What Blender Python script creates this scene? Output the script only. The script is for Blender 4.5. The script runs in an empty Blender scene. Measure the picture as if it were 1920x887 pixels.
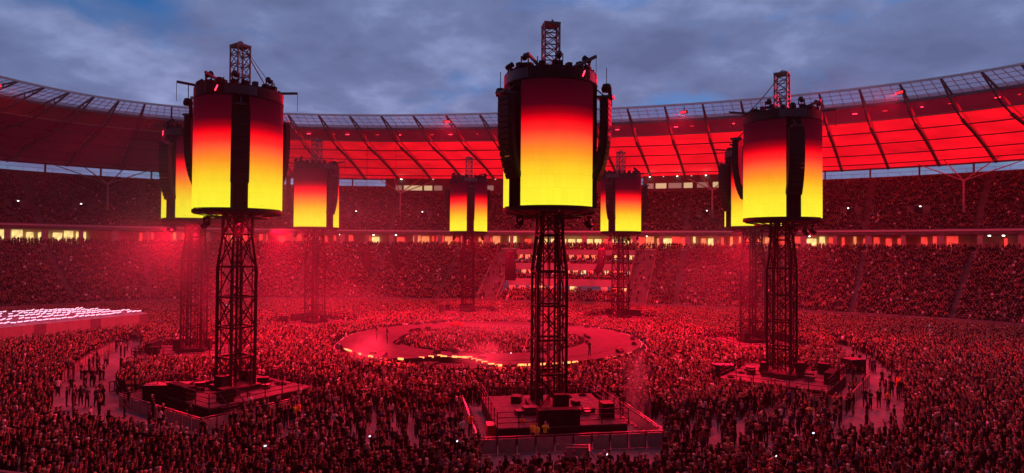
import bpy, bmesh, math, random
import numpy as np
from mathutils import Vector, Matrix
random.seed(7); RNG = np.random.default_rng(7)
R = math.radians
scn = bpy.context.scene
COL = scn.collection

# ------------------------------------------------------------------ camera
EYE = 13.6
CX = Vector((math.cos(R(13)), math.sin(R(13)), 0)); CY = Vector((-math.sin(R(13)), math.cos(R(13)), 0))
CAMP = CX * 2.6 + CY * -86.0 + Vector((0, 0, EYE))
PITCH, ROLL, F = R(1.03), R(0.45), 1200.0
fwd = CY * math.cos(PITCH) + Vector((0, 0, math.sin(PITCH)))
up0 = -CY * math.sin(PITCH) + Vector((0, 0, math.cos(PITCH)))
right = CX * math.cos(ROLL) + up0 * math.sin(ROLL)
upv = -CX * math.sin(ROLL) + up0 * math.cos(ROLL)
cam = bpy.data.cameras.new('camera'); camo = bpy.data.objects.new('camera', cam); COL.objects.link(camo)
M = Matrix((right, upv, -fwd)).transposed().to_4x4(); M.translation = CAMP; camo.matrix_world = M
cam.sensor_width = 36; cam.lens = F / 1920 * 36; cam.clip_end = 3000; cam.clip_start = 0.3
scn.camera = camo
scn.render.resolution_x, scn.render.resolution_y = 1024, 473

def at(px, py, z=0.0):
    """ground-plane point that the photograph shows at a pixel"""
    d = fwd * F + right * (px - 960) + upv * (443.5 - py)
    k = (z - EYE) / d.z
    return CAMP + d * k
def proj(p):
    d = Vector(p) - CAMP
    w = d.dot(fwd)
    return (960 + F * d.dot(right) / w, 443.5 - F * d.dot(upv) / w, w)
def camdist(p):
    return (Vector((p[0], p[1], EYE)) - CAMP).dot(CY)

# ------------------------------------------------------------------ view, world, sun
scn.view_settings.view_transform = 'Standard'; scn.view_settings.look = 'None'
scn.view_settings.exposure = 0.0; scn.view_settings.gamma = 1.0
scn.cycles.volume_bounces = 0; scn.cycles.max_bounces = 5; scn.cycles.diffuse_bounces = 2
scn.cycles.transparent_max_bounces = 12; scn.cycles.use_denoising = True
scn.cycles.sample_clamp_indirect = 4

def N(nt, t, **kw):
    n = nt.nodes.new(t)
    for k, v in kw.items(): setattr(n, k, v)
    return n
world = bpy.data.worlds.new("World"); scn.world = world; world.use_nodes = True
nt = world.node_tree; nt.nodes.clear()
out = N(nt, 'ShaderNodeOutputWorld'); bg = N(nt, 'ShaderNodeBackground'); bg.inputs[1].default_value = 1.0
sky = N(nt, 'ShaderNodeTexSky', sky_type='NISHITA', sun_disc=False)
sky.sun_elevation = R(2); sky.sun_rotation = R(200); sky.dust_density = 0.6; sky.ozone_density = 4
skyk = N(nt, 'ShaderNodeVectorMath', operation='SCALE'); skyk.inputs[3].default_value = 0.13
nt.links.new(sky.outputs[0], skyk.inputs[0])
tint = N(nt, 'ShaderNodeMixRGB', blend_type='MULTIPLY'); tint.inputs[0].default_value = 1; tint.inputs[2].default_value = (1.9, 2.5, 3.1, 1)
nt.links.new(skyk.outputs[0], tint.inputs[1])
tc = N(nt, 'ShaderNodeTexCoord')
sep = N(nt, 'ShaderNodeSeparateXYZ'); nt.links.new(tc.outputs['Generated'], sep.inputs[0])
mz = N(nt, 'ShaderNodeMath', operation='MAXIMUM'); mz.inputs[1].default_value = 0.02; nt.links.new(sep.outputs[2], mz.inputs[0])
mz2 = N(nt, 'ShaderNodeMath', operation='ADD'); mz2.inputs[1].default_value = 0.26; nt.links.new(mz.outputs[0], mz2.inputs[0])
dv = N(nt, 'ShaderNodeVectorMath', operation='DIVIDE')
cmb = N(nt, 'ShaderNodeCombineXYZ')
for i in range(3): nt.links.new(mz2.outputs[0], cmb.inputs[i])
nt.links.new(tc.outputs['Generated'], dv.inputs[0]); nt.links.new(cmb.outputs[0], dv.inputs[1])
mp = N(nt, 'ShaderNodeMapping'); mp.inputs['Location'].default_value = (3.1, 1.7, 0); mp.inputs['Scale'].default_value = (1, 1, 0.4)
nt.links.new(dv.outputs[0], mp.inputs[0])
n1 = N(nt, 'ShaderNodeTexNoise'); n1.inputs['Scale'].default_value = 2.3; n1.inputs['Detail'].default_value = 7; n1.inputs['Roughness'].default_value = 0.52
n2 = N(nt, 'ShaderNodeTexNoise'); n2.inputs['Scale'].default_value = 3.4; n2.inputs['Detail'].default_value = 8; n2.inputs['Roughness'].default_value = 0.56
nt.links.new(mp.outputs[0], n1.inputs[0]); nt.links.new(mp.outputs[0], n2.inputs[0])
cr = N(nt, 'ShaderNodeValToRGB'); cr.color_ramp.elements[0].position = 0.30; cr.color_ramp.elements[1].position = 0.46
nt.links.new(n1.outputs[0], cr.inputs[0])
cc = N(nt, 'ShaderNodeValToRGB')
e = cc.color_ramp.elements; e[0].position = 0.34; e[0].color = (0.112, 0.145, 0.30, 1); e[1].position = 0.70; e[1].color = (0.29, 0.35, 0.62, 1)
e2 = e.new(0.52); e2.color = (0.160, 0.205, 0.40, 1)
nt.links.new(n2.outputs[0], cc.inputs[0])
mx = N(nt, 'ShaderNodeMixRGB'); nt.links.new(cr.outputs[0], mx.inputs[0]); nt.links.new(tint.outputs[0], mx.inputs[1]); nt.links.new(cc.outputs[0], mx.inputs[2])
nt.links.new(mx.outputs[0], bg.inputs[0]); nt.links.new(bg.outputs[0], out.inputs[0])

sl = bpy.data.lights.new('sun', 'SUN'); sl.energy = 0.06; sl.angle = R(12); sl.color = (0.8, 0.85, 1)
so = bpy.data.objects.new('sun', sl); COL.objects.link(so); so.rotation_euler = (R(75), 0, R(200 + 180))

RED = (1.0, 0.002, 0.030)
def lamp(kind, p, power, color=RED, radius=0.3, aim=None, cone=120, blend=0.6):
    l = bpy.data.lights.new('lamp', kind); l.energy = power; l.color = color; l.shadow_soft_size = radius
    if kind == 'SPOT': l.spot_size = R(cone); l.spot_blend = blend
    o = bpy.data.objects.new('lamp', l); COL.objects.link(o); o.location = p
    if aim is not None: o.rotation_euler = (Vector(aim) - Vector(p)).to_track_quat('-Z', 'Y').to_euler()
    return o

# ------------------------------------------------------------------ materials
MATS = {}
def mat(name, col, rough=0.7, metal=0.0, noise=0.0, nscale=3.0, emit=None, estr=1.0, alpha=None, bump=0.0):
    if name in MATS: return MATS[name]
    m = bpy.data.materials.new(name); m.use_nodes = True; nt = m.node_tree
    b = nt.nodes['Principled BSDF']
    b.inputs['Base Color'].default_value = (*col, 1); b.inputs['Roughness'].default_value = rough; b.inputs['Metallic'].default_value = metal
    if rough >= .5 and metal < .35: b.inputs['Specular IOR Level'].default_value = .12
    if noise:
        tc = N(nt, 'ShaderNodeTexCoord'); no = N(nt, 'ShaderNodeTexNoise'); no.inputs['Scale'].default_value = nscale; no.inputs['Detail'].default_value = 6
        nt.links.new(tc.outputs['Object'], no.inputs[0])
        r = N(nt, 'ShaderNodeValToRGB'); r.color_ramp.elements[0].position = .3; r.color_ramp.elements[1].position = .7
        r.color_ramp.elements[0].color = (*[c * (1 - noise) for c in col], 1); r.color_ramp.elements[1].color = (*[min(1, c * (1 + noise)) for c in col], 1)
        nt.links.new(no.outputs[0], r.inputs[0]); nt.links.new(r.outputs[0], b.inputs['Base Color'])
        if bump:
            bp = N(nt, 'ShaderNodeBump'); bp.inputs['Distance'].default_value = bump; nt.links.new(no.outputs[0], bp.inputs['Height']); nt.links.new(bp.outputs[0], b.inputs['Normal'])
    if emit: b.inputs['Emission Color'].default_value = (*emit, 1); b.inputs['Emission Strength'].default_value = estr
    if alpha is not None: b.inputs['Alpha'].default_value = alpha
    MATS[name] = m
    return m
black = mat('black_steel', (.018, .015, .017), .6, .1, .3, 2)
truss = mat('dark_truss', (.05, .045, .05), .45, .6, .3, 3)
alu = mat('aluminium', (.42, .42, .44), .4, .7, .15, 4)
spk = mat('speaker_black', (.009, .009, .01), .6, 0, .3, 5)
grille = mat('speaker_grille', (.018, .018, .02), .5, .3, .2, 12)
deckm = mat('stage_deck', (.065, .055, .06), .75, 0, .35, 1.2, bump=.01)
ringm = mat('ring_deck', (.045, .03, .034), .85, 0, .25, .8)
skirt = mat('black_drape', (.012, .011, .013), .9, 0, .4, 3)
conc = mat('concrete', (.13, .12, .12), .85, 0, .3, .6, bump=.02)
stone = mat('limestone', (.42, .38, .33), .85, 0, .2, .8)
floorm = mat('floor_cover', (.14, .132, .135), .75, 0, .35, .35, bump=.01)
barr = mat('barrier_panel', (.36, .31, .31), .5, .4, .25, 1.5)
barr_bar = mat('barrier_bar', (.11, .10, .11), .4, .7)
steelw = mat('white_steel', (.45, .44, .45), .5, .2, .1, 2)
girdm = mat('girder_steel', (.16, .15, .16), .6, .2, .15, 1)
caserd = mat('case_red', (.5, .05, .04), .6)
lamplit = mat('lamp_white', (.8, .8, .8), .5, emit=(1, .93, .8), estr=6)
lampred = mat('lamp_red', (.8, .1, .1), .5, emit=(1, .02, .05), estr=8)
ledstrip = mat('led_strip', (.8, .4, .3), .5, emit=(1, .36, .09), estr=2.2)
ledred = mat('led_strip_red', (.8, .1, .1), .5, emit=(1, .02, .02), estr=1.3)
tarpglow = mat('lit_tarp_glow', (.8, .8, .85), .5, emit=(.85, .72, .95), estr=1.15)  # white light on the rippled tarps, set as emission
tarp = mat('white_tarpaulin', (.26, .23, .25), .6, 0, .3, .7)
pinkwall = mat('pale_hoarding', (.26, .2, .2), .6, 0, .1, 1)
hivis = mat('hi_vis', (.75, .72, .05), .6)
hiviso = mat('hi_vis_orange', (.85, .22, .04), .6)
phonem = mat('phone_screen', (.5, .5, .5), .3, emit=(.75, .85, 1), estr=2.2)
ledwall = None

def screen_mat():
    m = bpy.data.materials.new('led_screen'); m.use_nodes = True; nt = m.node_tree; b = nt.nodes['Principled BSDF']
    b.inputs['Base Color'].default_value = (.004, .004, .004, 1); b.inputs['Roughness'].default_value = .8; b.inputs['Specular IOR Level'].default_value = .1
    g = N(nt, 'ShaderNodeNewGeometry'); s = N(nt, 'ShaderNodeSeparateXYZ'); nt.links.new(g.outputs['Position'], s.inputs[0])
    mr = N(nt, 'ShaderNodeMapRange'); mr.inputs['From Min'].default_value = 16.7; mr.inputs['From Max'].default_value = 26.0
    nt.links.new(s.outputs[2], mr.inputs[0])
    r = N(nt, 'ShaderNodeValToRGB'); cr = r.color_ramp
    st = [(0, (1, .92, .035)), (.16, (1, .83, .03)), (.30, (1, .60, .02)), (.42, (1, .30, .018)), (.53, (1, .11, .03)), (.60, (1, .025, .02)),
          (.68, (.95, 0, .008)), (.735, (.30, 0, .005)), (.80, (.06, .0, .005)), (1, (.018, .0, .003))]
    while len(cr.elements) < len(st): cr.elements.new(.5)
    for el, (p, c) in zip(cr.elements, st): el.position = p; el.color = (*c, 1)
    nt.links.new(mr.outputs[0], r.inputs[0])
    nt.links.new(r.outputs[0], b.inputs['Emission Color'])
    tc = N(nt, 'ShaderNodeTexCoord'); so_ = N(nt, 'ShaderNodeSeparateXYZ'); nt.links.new(tc.outputs['Object'], so_.inputs[0])
    an = N(nt, 'ShaderNodeMath', operation='ARCTAN2'); nt.links.new(so_.outputs[1], an.inputs[0]); nt.links.new(so_.outputs[0], an.inputs[1])
    def M_(op, a, v):
        q = N(nt, 'ShaderNodeMath', operation=op); nt.links.new(a, q.inputs[0])
        if isinstance(v, float): q.inputs[1].default_value = v
        elif v is not None: nt.links.new(v, q.inputs[1])
        return q.outputs[0]
    u = M_('MULTIPLY', an.outputs[0], 7.2); v = M_('MULTIPLY', so_.outputs[2], 1.0)
    cb = N(nt, 'ShaderNodeCombineXYZ'); nt.links.new(M_('FLOOR', u, None), cb.inputs[0]); nt.links.new(M_('FLOOR', v, None), cb.inputs[1])
    wn = N(nt, 'ShaderNodeTexWhiteNoise', noise_dimensions='2D'); nt.links.new(cb.outputs[0], wn.inputs['Vector'])
    tile = M_('ADD', M_('MULTIPLY', wn.outputs['Value'], .05), .985)
    seam = M_('MINIMUM', M_('FRACT', u, None), M_('FRACT', v, None)); line = M_('ADD', M_('MULTIPLY', M_('GREATER_THAN', seam, .045), .08), .92)
    nt.links.new(M_('MULTIPLY', tile, line), b.inputs['Emission Strength'])
    return m
screenm = screen_mat()

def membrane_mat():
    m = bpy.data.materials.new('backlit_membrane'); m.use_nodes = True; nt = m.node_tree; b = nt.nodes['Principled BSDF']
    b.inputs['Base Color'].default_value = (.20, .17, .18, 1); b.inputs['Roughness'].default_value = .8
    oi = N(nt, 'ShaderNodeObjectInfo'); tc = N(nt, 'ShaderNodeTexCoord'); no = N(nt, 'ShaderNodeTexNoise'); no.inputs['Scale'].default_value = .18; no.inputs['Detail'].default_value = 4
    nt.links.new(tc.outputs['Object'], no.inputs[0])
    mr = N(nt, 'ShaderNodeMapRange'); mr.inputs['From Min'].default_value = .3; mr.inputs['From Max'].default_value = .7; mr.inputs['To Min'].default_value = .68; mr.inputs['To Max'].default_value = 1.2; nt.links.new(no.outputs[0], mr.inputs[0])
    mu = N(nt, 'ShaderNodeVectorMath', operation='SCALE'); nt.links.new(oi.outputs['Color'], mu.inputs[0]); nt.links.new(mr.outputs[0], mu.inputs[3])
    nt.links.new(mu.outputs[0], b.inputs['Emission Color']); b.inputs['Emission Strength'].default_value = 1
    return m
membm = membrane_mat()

def glass_mat():
    m = bpy.data.materials.new('roof_glass'); m.use_nodes = True; nt = m.node_tree
    for n in list(nt.nodes): nt.nodes.remove(n)
    o = N(nt, 'ShaderNodeOutputMaterial'); a = N(nt, 'ShaderNodeBsdfTransparent'); a.inputs[0].default_value = (.92, .78, .86, 1)
    t = N(nt, 'ShaderNodeBsdfTranslucent'); t.inputs[0].default_value = (.98, .80, .84, 1)
    g = N(nt, 'ShaderNodeBsdfDiffuse'); g.inputs[0].default_value = (.5, .45, .47, 1)
    m1 = N(nt, 'ShaderNodeMixShader'); m1.inputs[0].default_value = .3; m2 = N(nt, 'ShaderNodeMixShader'); m2.inputs[0].default_value = .5
    nt.links.new(t.outputs[0], m1.inputs[1]); nt.links.new(g.outputs[0], m1.inputs[2])
    nt.links.new(a.outputs[0], m2.inputs[1]); nt.links.new(m1.outputs[0], m2.inputs[2]); nt.links.new(m2.outputs[0], o.inputs[0])
    return m
glassm = glass_mat()

# ------------------------------------------------------------------ mesh helpers
class MB:
    def __init__(s): s.v = []; s.f = []; s.m = []
    def add(s, vs, fs, mi=0):
        o = len(s.v); s.v += [tuple(x) for x in vs]; s.f += [tuple(i + o for i in f) for f in fs]; s.m += [mi] * len(fs); return s
    def box(s, c, d, rz=0.0, mi=0, mtx=None):
        hx, hy, hz = d[0] / 2, d[1] / 2, d[2] / 2; ca, sa = math.cos(rz), math.sin(rz); vs = []
        for z in (-hz, hz):
            for x, y in ((-hx, -hy), (hx, -hy), (hx, hy), (-hx, hy)):
                p = Vector((x * ca - y * sa + c[0], x * sa + y * ca + c[1], z + c[2]))
                vs.append(p)
        return s.add(vs, [(3, 2, 1, 0), (4, 5, 6, 7), (0, 1, 5, 4), (1, 2, 6, 5), (2, 3, 7, 6), (3, 0, 4, 7)], mi)
    def bar(s, p, q, w, h=None, mi=0, n=4, taper=1.0):
        p, q = Vector(p), Vector(q); h = h or w; d = (q - p)
        if d.length < 1e-6: return s
        d.normalize(); a = d.cross(Vector((0, 0, 1)))
        if a.length < 1e-3: a = Vector((1, 0, 0))
        a.normalize(); b = d.cross(a)
        vs = []
        for e, k in ((p, 1), (q, taper)):
            if n == 4:
                for x, y in ((-1, -1), (1, -1), (1, 1), (-1, 1)): vs.append(e + a * (x * w / 2 * k) + b * (y * h / 2 * k))
            else:
                for i in range(n):
                    t = 2 * math.pi * i / n; vs.append(e + a * (math.cos(t) * w / 2 * k) + b * (math.sin(t) * h / 2 * k))
        fs = [tuple(range(n))[::-1], tuple(range(n, 2 * n))] + [(i, (i + 1) % n, n + (i + 1) % n, n + i) for i in range(n)]
        return s.add(vs, fs, mi)
    def lathe(s, prof, c=(0, 0, 0), n=24, a0=0.0, a1=2 * math.pi, mi=0):
        full = abs(a1 - a0 - 2 * math.pi) < 1e-6; k = n if full else n + 1; vs = []; m = len(prof)
        for i in range(k):
            t = a0 + (a1 - a0) * i / n
            for r, z in prof: vs.append((c[0] + r * math.cos(t), c[1] + r * math.sin(t), c[2] + z))
        fs = []
        for i in range(n):
            j = (i + 1) % k
            for q in range(m - 1): fs.append((i * m + q, j * m + q, j * m + q + 1, i * m + q + 1))
        return s.add(vs, fs, mi)
    def build(s, name, mats, parent=None, smooth=False):
        me = bpy.data.meshes.new(name); me.from_pydata(s.v, [], s.f)
        for m in (mats if isinstance(mats, (list, tuple)) else [mats]): me.materials.append(m)
        if any(s.m): me.polygons.foreach_set('material_index', s.m)
        if smooth: me.polygons.foreach_set('use_smooth', [True] * len(me.polygons))
        me.update(); o = bpy.data.objects.new(name, me); COL.objects.link(o)
        if parent is not None: o.parent = parent
        return o
def tag(o, label=None, cat=None, group=None, kind=None):
    if label: o['label'] = label
    if cat: o['category'] = cat
    if group: o['group'] = group
    if kind: o['kind'] = kind
    return o
def empty(name, loc=(0, 0, 0), rz=0.0, label=None, cat=None, group=None):
    o = bpy.data.objects.new(name, None); COL.objects.link(o); o.location = loc; o.rotation_euler = (0, 0, rz); o.empty_display_size = .3
    return tag(o, label, cat, group)
def link_copy(o, parent=None):
    c = o.copy(); COL.objects.link(c); c.parent = parent; return c
def copy_tree(o, parent=None):
    c = link_copy(o, parent)
    for ch in o.children: copy_tree(ch, c)
    return c

# ------------------------------------------------------------------ stadium plan: an oval, stations evenly round it
A_, B_, NEXP, NS = 97.0, 57.0, 2.3, 304
def _curve():
    t = np.linspace(0, 2 * np.pi, 6001)
    x = A_ * np.sign(np.cos(t)) * np.abs(np.cos(t)) ** (2 / NEXP); y = B_ * np.sign(np.sin(t)) * np.abs(np.sin(t)) ** (2 / NEXP)
    s = np.r_[0, np.cumsum(np.hypot(np.diff(x), np.diff(y)))]; g = np.linspace(0, s[-1], 2401)
    x = np.interp(g, s, x); y = np.interp(g, s, y)
    dx = np.roll(x[:-1], -1) - np.roll(x[:-1], 1); dy = np.roll(y[:-1], -1) - np.roll(y[:-1], 1)
    L = np.hypot(dx, dy); nx = dy / L; ny = -dx / L
    k = 41; ker = np.ones(k) / k
    sm = lambda a: np.convolve(np.r_[a[-k:], a, a[:k]], ker, 'same')[k:-k]
    nx, ny = sm(nx), sm(ny); L = np.hypot(nx, ny); nx /= L; ny /= L
    x, y = x[:-1], y[:-1]; ox, oy = x + nx * 25, y + ny * 25
    s = np.r_[0, np.cumsum(np.hypot(np.diff(np.r_[ox, ox[0]]), np.diff(np.r_[oy, oy[0]])))]; g = np.linspace(0, s[-1], NS + 1)[:-1]
    f = lambda a: np.interp(g, s, np.r_[a, a[0]])
    return f(x), f(y), f(nx), f(ny), s[-1] / NS
SX, SY, SNX, SNY, SSTEP = _curve()
def ring(i, s, z=0.0):
    i0 = math.floor(i); f = i - i0; a = i0 % NS; b = (i0 + 1) % NS
    x = SX[a] * (1 - f) + SX[b] * f; y = SY[a] * (1 - f) + SY[b] * f; nx = SNX[a] * (1 - f) + SNX[b] * f; ny = SNY[a] * (1 - f) + SNY[b] * f
    return Vector((x + nx * s, y + ny * s, z))
I0, I1 = -16, 170
IF0, IF1 = -16, 288   # the whole bowl
def sweep(prof, i0=I0, i1=I1, step=2, closed=False, mi=0, mb=None, caps=False):
    mb = mb or MB(); idx = []
    i = i0
    while i < i1 - 1e-6: idx.append(i); i += step
    idx.append(i1); m = len(prof); vs = []
    for i in idx:
        for s, z in prof: vs.append(ring(i, s, z))
    fs = []; mm = m if closed else m - 1
    for a in range(len(idx) - 1):
        for q in range(mm):
            q2 = (q + 1) % m; fs.append((a * m + q, (a + 1) * m + q, (a + 1) * m + q2, a * m + q2))
    if caps and closed: fs += [tuple(range(m)), tuple(range((len(idx) - 1) * m, len(idx) * m))[::-1]]
    return mb.add(vs, fs, mi)
def station_at(px, s, z):
    """station whose ring point shows at column px (right to left)"""
    best = None
    for k in range(I0 * 4, I1 * 4):
        p = proj(ring(k / 4, s, z))
        if p[2] > 5 and (best is None or abs(p[0] - px) < best[0]): best = (abs(p[0] - px), k / 4)
    return best[1]

# ---- setting: ground
g = MB(); g.add([(-500, -500, 0), (500, -500, 0), (500, 500, 0), (-500, 500, 0)], [(0, 1, 2, 3)])
tag(g.build('ground', floorm), kind='structure')

# ---- tiers
LOW_S0, LOW_Z0, LOW_ROWS, LOW_D, LOW_H = 0.6, 2.0, 37, 0.80, 0.34
UP_S0, UP_Z0, UP_ROWS, UP_D, UP_H = 31.2, 18.2, 29, 0.87, 0.512
vip_l, vip_r = station_at(968, 25, 10), station_at(1190, 25, 10)   # left (larger) and right stations of the box block
prof = [(0, 0), (0, LOW_Z0 - .0), (.25, LOW_Z0), (.25, LOW_Z0 - .9)] + [p for k in range(LOW_ROWS) for p in ((LOW_S0 + k * LOW_D, LOW_Z0 - .9 + k * LOW_H if k == 0 else LOW_Z0 - .9 + k * LOW_H), (LOW_S0 + (k + 1) * LOW_D, LOW_Z0 - .9 + k * LOW_H))]
LOWTOP = LOW_Z0 - .9 + (LOW_ROWS - 1) * LOW_H; LOWS1 = LOW_S0 + LOW_ROWS * LOW_D
tier = empty('lower_tier', (0, 0, 0)); tag(tier, kind='structure')
mb = sweep(prof, I0, vip_r); mb = sweep(prof, vip_l, IF1, mb=mb)
tag(mb.build('terrace', conc, tier), kind='structure')
tag(sweep([(-.12, 0), (-.12, LOW_Z0 + .05), (-.03, LOW_Z0 + .05), (-.03, 0)], closed=True).build('front_wall', conc, tier), kind='structure')
# gallery
GZ = LOWTOP + .25
gal = empty('gallery', (0, 0, 0)); tag(gal, kind='structure')
mb = sweep([(LOWS1, GZ - 1), (LOWS1, GZ), (40, GZ), (40, UP_Z0 - .9)], IF0, 218); sweep([(LOWS1, GZ - 1), (LOWS1, GZ), (40, GZ), (40, UP_Z0 - .9)], 238, IF1, mb=mb); tag(mb.build('gallery_floor', stone, gal), kind='structure')
utier = empty('upper_tier', (0, 0, 0)); tag(utier, kind='structure')
prof = [(40, UP_Z0 - 1.0), (30.6, UP_Z0 - 1.0), (30.6, UP_Z0 + .35), (30.85, UP_Z0 + .35), (30.85, UP_Z0 - .5)] + [p for k in range(UP_ROWS) for p in ((UP_S0 + k * UP_D, UP_Z0 - .5 + k * UP_H), (UP_S0 + (k + 1) * UP_D, UP_Z0 - .5 + k * UP_H))]
US1 = UP_S0 + UP_ROWS * UP_D; UTOP = UP_Z0 - .5 + (UP_ROWS - 1) * UP_H
prof += [(US1, UTOP + .9), (US1 + .4, UTOP + .9), (US1 + .4, 10)]
tag(sweep(prof, IF0, IF1).build('terrace', conc, utier), kind='structure')
tag(sweep([(30.5, UP_Z0 - .25), (30.5, UP_Z0 + .1), (30.58, UP_Z0 + .1), (30.58, UP_Z0 - .25)], closed=True).build('parapet_rail', steelw, utier), kind='structure')

# gallery openings: pillars, glowing panels standing in for lamp-lit stone wall behind
def glow_panel_mat(name, c, s):
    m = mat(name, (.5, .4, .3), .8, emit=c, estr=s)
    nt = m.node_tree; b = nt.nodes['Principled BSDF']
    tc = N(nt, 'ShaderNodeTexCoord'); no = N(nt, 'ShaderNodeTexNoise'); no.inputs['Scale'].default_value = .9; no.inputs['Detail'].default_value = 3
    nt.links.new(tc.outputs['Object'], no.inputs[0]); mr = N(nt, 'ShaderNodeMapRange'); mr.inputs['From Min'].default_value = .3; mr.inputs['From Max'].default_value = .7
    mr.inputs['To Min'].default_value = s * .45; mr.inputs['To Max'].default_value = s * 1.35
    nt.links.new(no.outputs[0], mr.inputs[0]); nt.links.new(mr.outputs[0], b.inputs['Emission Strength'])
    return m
lit_y = glow_panel_mat('lit_wall_room_yellow', (1, .76, .27), 1.2)  # emission replaces lamplight on the gallery stone; lit box doors share it
lit_o = glow_panel_mat('lit_wall_room_orange', (1, .26, .10), 1.1)
lit_r = glow_panel_mat('lit_wall_room_red', (1, .05, .04), 1.1)
step = 1.0
i = I0 + 1
cnt = 0
rr = random.Random(3)
while i < I1 - 1:
    p = ring(i, 31.2, GZ); a = math.atan2(SNY[int(i) % NS], SNX[int(i) % NS])
    if cnt % 3 == 0:
        c = ring(i, 31.6, (GZ + UP_Z0 - 1) / 2); o = MB().box((0, 0, 0), (.7, .9 if cnt % 2 else 1.3, UP_Z0 - 1 - GZ), 0).build('pillar', stone, gal); o.location = c; o.rotation_euler = (0, 0, a)
    x = proj(ring(i + .5, 38, 16))[0]
    if 165 < x < 262: m = None
    elif x <= 165: m = lit_y
    elif x < 480: m = rr.choice([lit_o, lit_r, lit_r, None])
    elif x < 700: m = rr.choice([lit_r, lit_r, None, lit_o])
    elif x < 960: m = rr.choice([lit_y, lit_o, lit_r, None, lit_r, None])
    elif x < 1200: m = None
    elif x < 1560: m = rr.choice([lit_y, lit_o, lit_r, lit_o, lit_r])
    else: m = rr.choice([lit_r, lit_r, lit_r, lit_o]) if rr.random() < .8 else None
    if m:
        w = rr.choice([.6, 1.2, 1.7, 2.1, 2.15]) if x > 165 else rr.choice([1.4, 1.9, 2.1]); hh = rr.choice([2.6, 2.9, 3.1]); o = MB().box((0, 0, 0), (.06, w, hh)).build('lit_wall_glow', m, gal)
        pc = ring(i + .5 + rr.uniform(-.1, .1), 39.6 - rr.random() * .1, GZ + .35 + hh / 2); o.location = pc; a = math.atan2(SNY[int(i) % NS], SNX[int(i) % NS]); o.rotation_euler = (0, 0, a)
    i += step; cnt += 1
for px in (640, 700, 742, 1215, 1440, 1475, 1520, 1858, 1880):
    s_ = station_at(px, 36, 16); o = MB().box((0, 0, 0), (.3, .5, .2)).build('gallery_lamp', lamplit, gal); o.location = ring(s_, 35, UP_Z0 - 1.2)

# vomitories in the upper tier
for k, px in enumerate((27, 153, 668, 797, 1325, 1595, 1725)):
    st = station_at(px, 40, 22); t = tag(empty('stair_portal', ring(st, 39.5, UP_Z0 - .5 + 9 * UP_H), math.atan2(SNY[int(st) % NS], SNX[int(st) % NS])),
        ['upper tier stair opening nearest the left edge, lit by one lamp', 'upper tier stair opening just left of the far left screen tower, lamp inside', 'upper tier stair opening left of the flag pole post, bright lamp inside',
         'upper tier stair opening between the post and the far centre tower, lamps inside', 'upper tier stair opening left of the right-hand tower pair, lamp inside', 'upper tier stair opening just right of the right-hand tower, two lamps inside',
         'upper tier stair opening below the roof column at far right, one lamp'][k], 'stair opening', 'stair openings in the upper tier')
    mb = MB(); mb.box((.0, 0, .7), (3.4, 4.6, 2.2)); mb.build('portal_wall', conc, t)
    mb = MB(); mb.box((-1.74, 0, .75), (.05, 1.6, 1.7)); mb.build('doorway', skirt, t)
    mb = MB(); mb.box((-1.85, .5 if k % 2 else -.4, 1.55), (.12, .3, .16)); mb.build('lamp_fitting', lamplit, t)

# rear rail and posts on top of the upper tier, closing wall
mb = sweep([(US1 + .2, UTOP + 1.9), (US1 + .2, UTOP + 1.96), (US1 + .25, UTOP + 1.96), (US1 + .25, UTOP + 1.9)], closed=True)
for i in range(I0, I1):
    mb.bar(ring(i, US1 + .2, UTOP + .9), ring(i, US1 + .2, UTOP + 1.95), .05)
tag(mb.build('rear_railing', girdm, utier), kind='structure')
# press boxes at the rear of the upper tier
def press_box(px0, px1, z0, z1, s0, s1, wins, label):
    a, b = station_at(px1, s0, z0), station_at(px0, s0, z0)
    t = tag(empty('press_box', ring((a + b) / 2, s0, z0)), label, 'press box', 'glazed press boxes under the roof'); inv = Matrix.Translation(-t.location)
    def pt(o): o.matrix_parent_inverse = inv; o.parent = t; return o
    o = sweep([(s0, z0), (s0, z1), (s1, z1), (s1, z0)], a, b, 1, closed=True, caps=True).build('box_wall', mat('dark_cladding', (.12, .10, .10), .7, 0, .2, .5)); o.parent = t; o.matrix_parent_inverse = inv
    o = sweep([(s0 - .6, z0 - .3), (s0 - .6, z0 + .1), (s0, z0 + .1), (s0, z0 - .3)], a, b, 1, closed=True, caps=True).build('ledge', conc); o.parent = t; o.matrix_parent_inverse = inv
    for wa, wb, wm in wins:
        i0, i1 = station_at(wb, s0, z0 + 1), station_at(wa, s0, z0 + 1)
        o = sweep([(s0 - .05, z0 + .8), (s0 - .05, z0 + 2.3), (s0 - .02, z0 + 2.3), (s0 - .02, z0 + .8)], i0, i1, 1, closed=True, caps=True).build('window', wm); o.parent = t; o.matrix_parent_inverse = inv
    for q in range(7):
        f = (q + .5) / 7; o = MB().box((0, 0, 0), (.3, 1.1, .12)).build('ceiling_lamp', lamplit if q % 2 == 0 else mat('lamp_dim', (.5, .4, .4), .5, emit=(1, .5, .4), estr=1.2)); o.location = ring(a + (b - a) * f, s0 - .3, z1 - .25); o.parent = t; o.matrix_parent_inverse = inv
win_y = mat('window_lit', (.3, .3, .25), .3, emit=(.85, .68, .36), estr=.6); win_d = mat('window_dim', (.2, .2, .2), .3, emit=(.5, .32, .25), estr=.35)
press_box(722, 1128, UTOP - 1.6, 34.9, 51.0, 56.0, [(740, 755, win_d), (758, 775, win_y), (777, 793, win_y), (795, 811, win_y), (813, 829, win_d), (905, 925, win_d), (1130, 1140, win_d)], 'dark press box with lit windows above the upper tier, left of the front tower')
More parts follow.
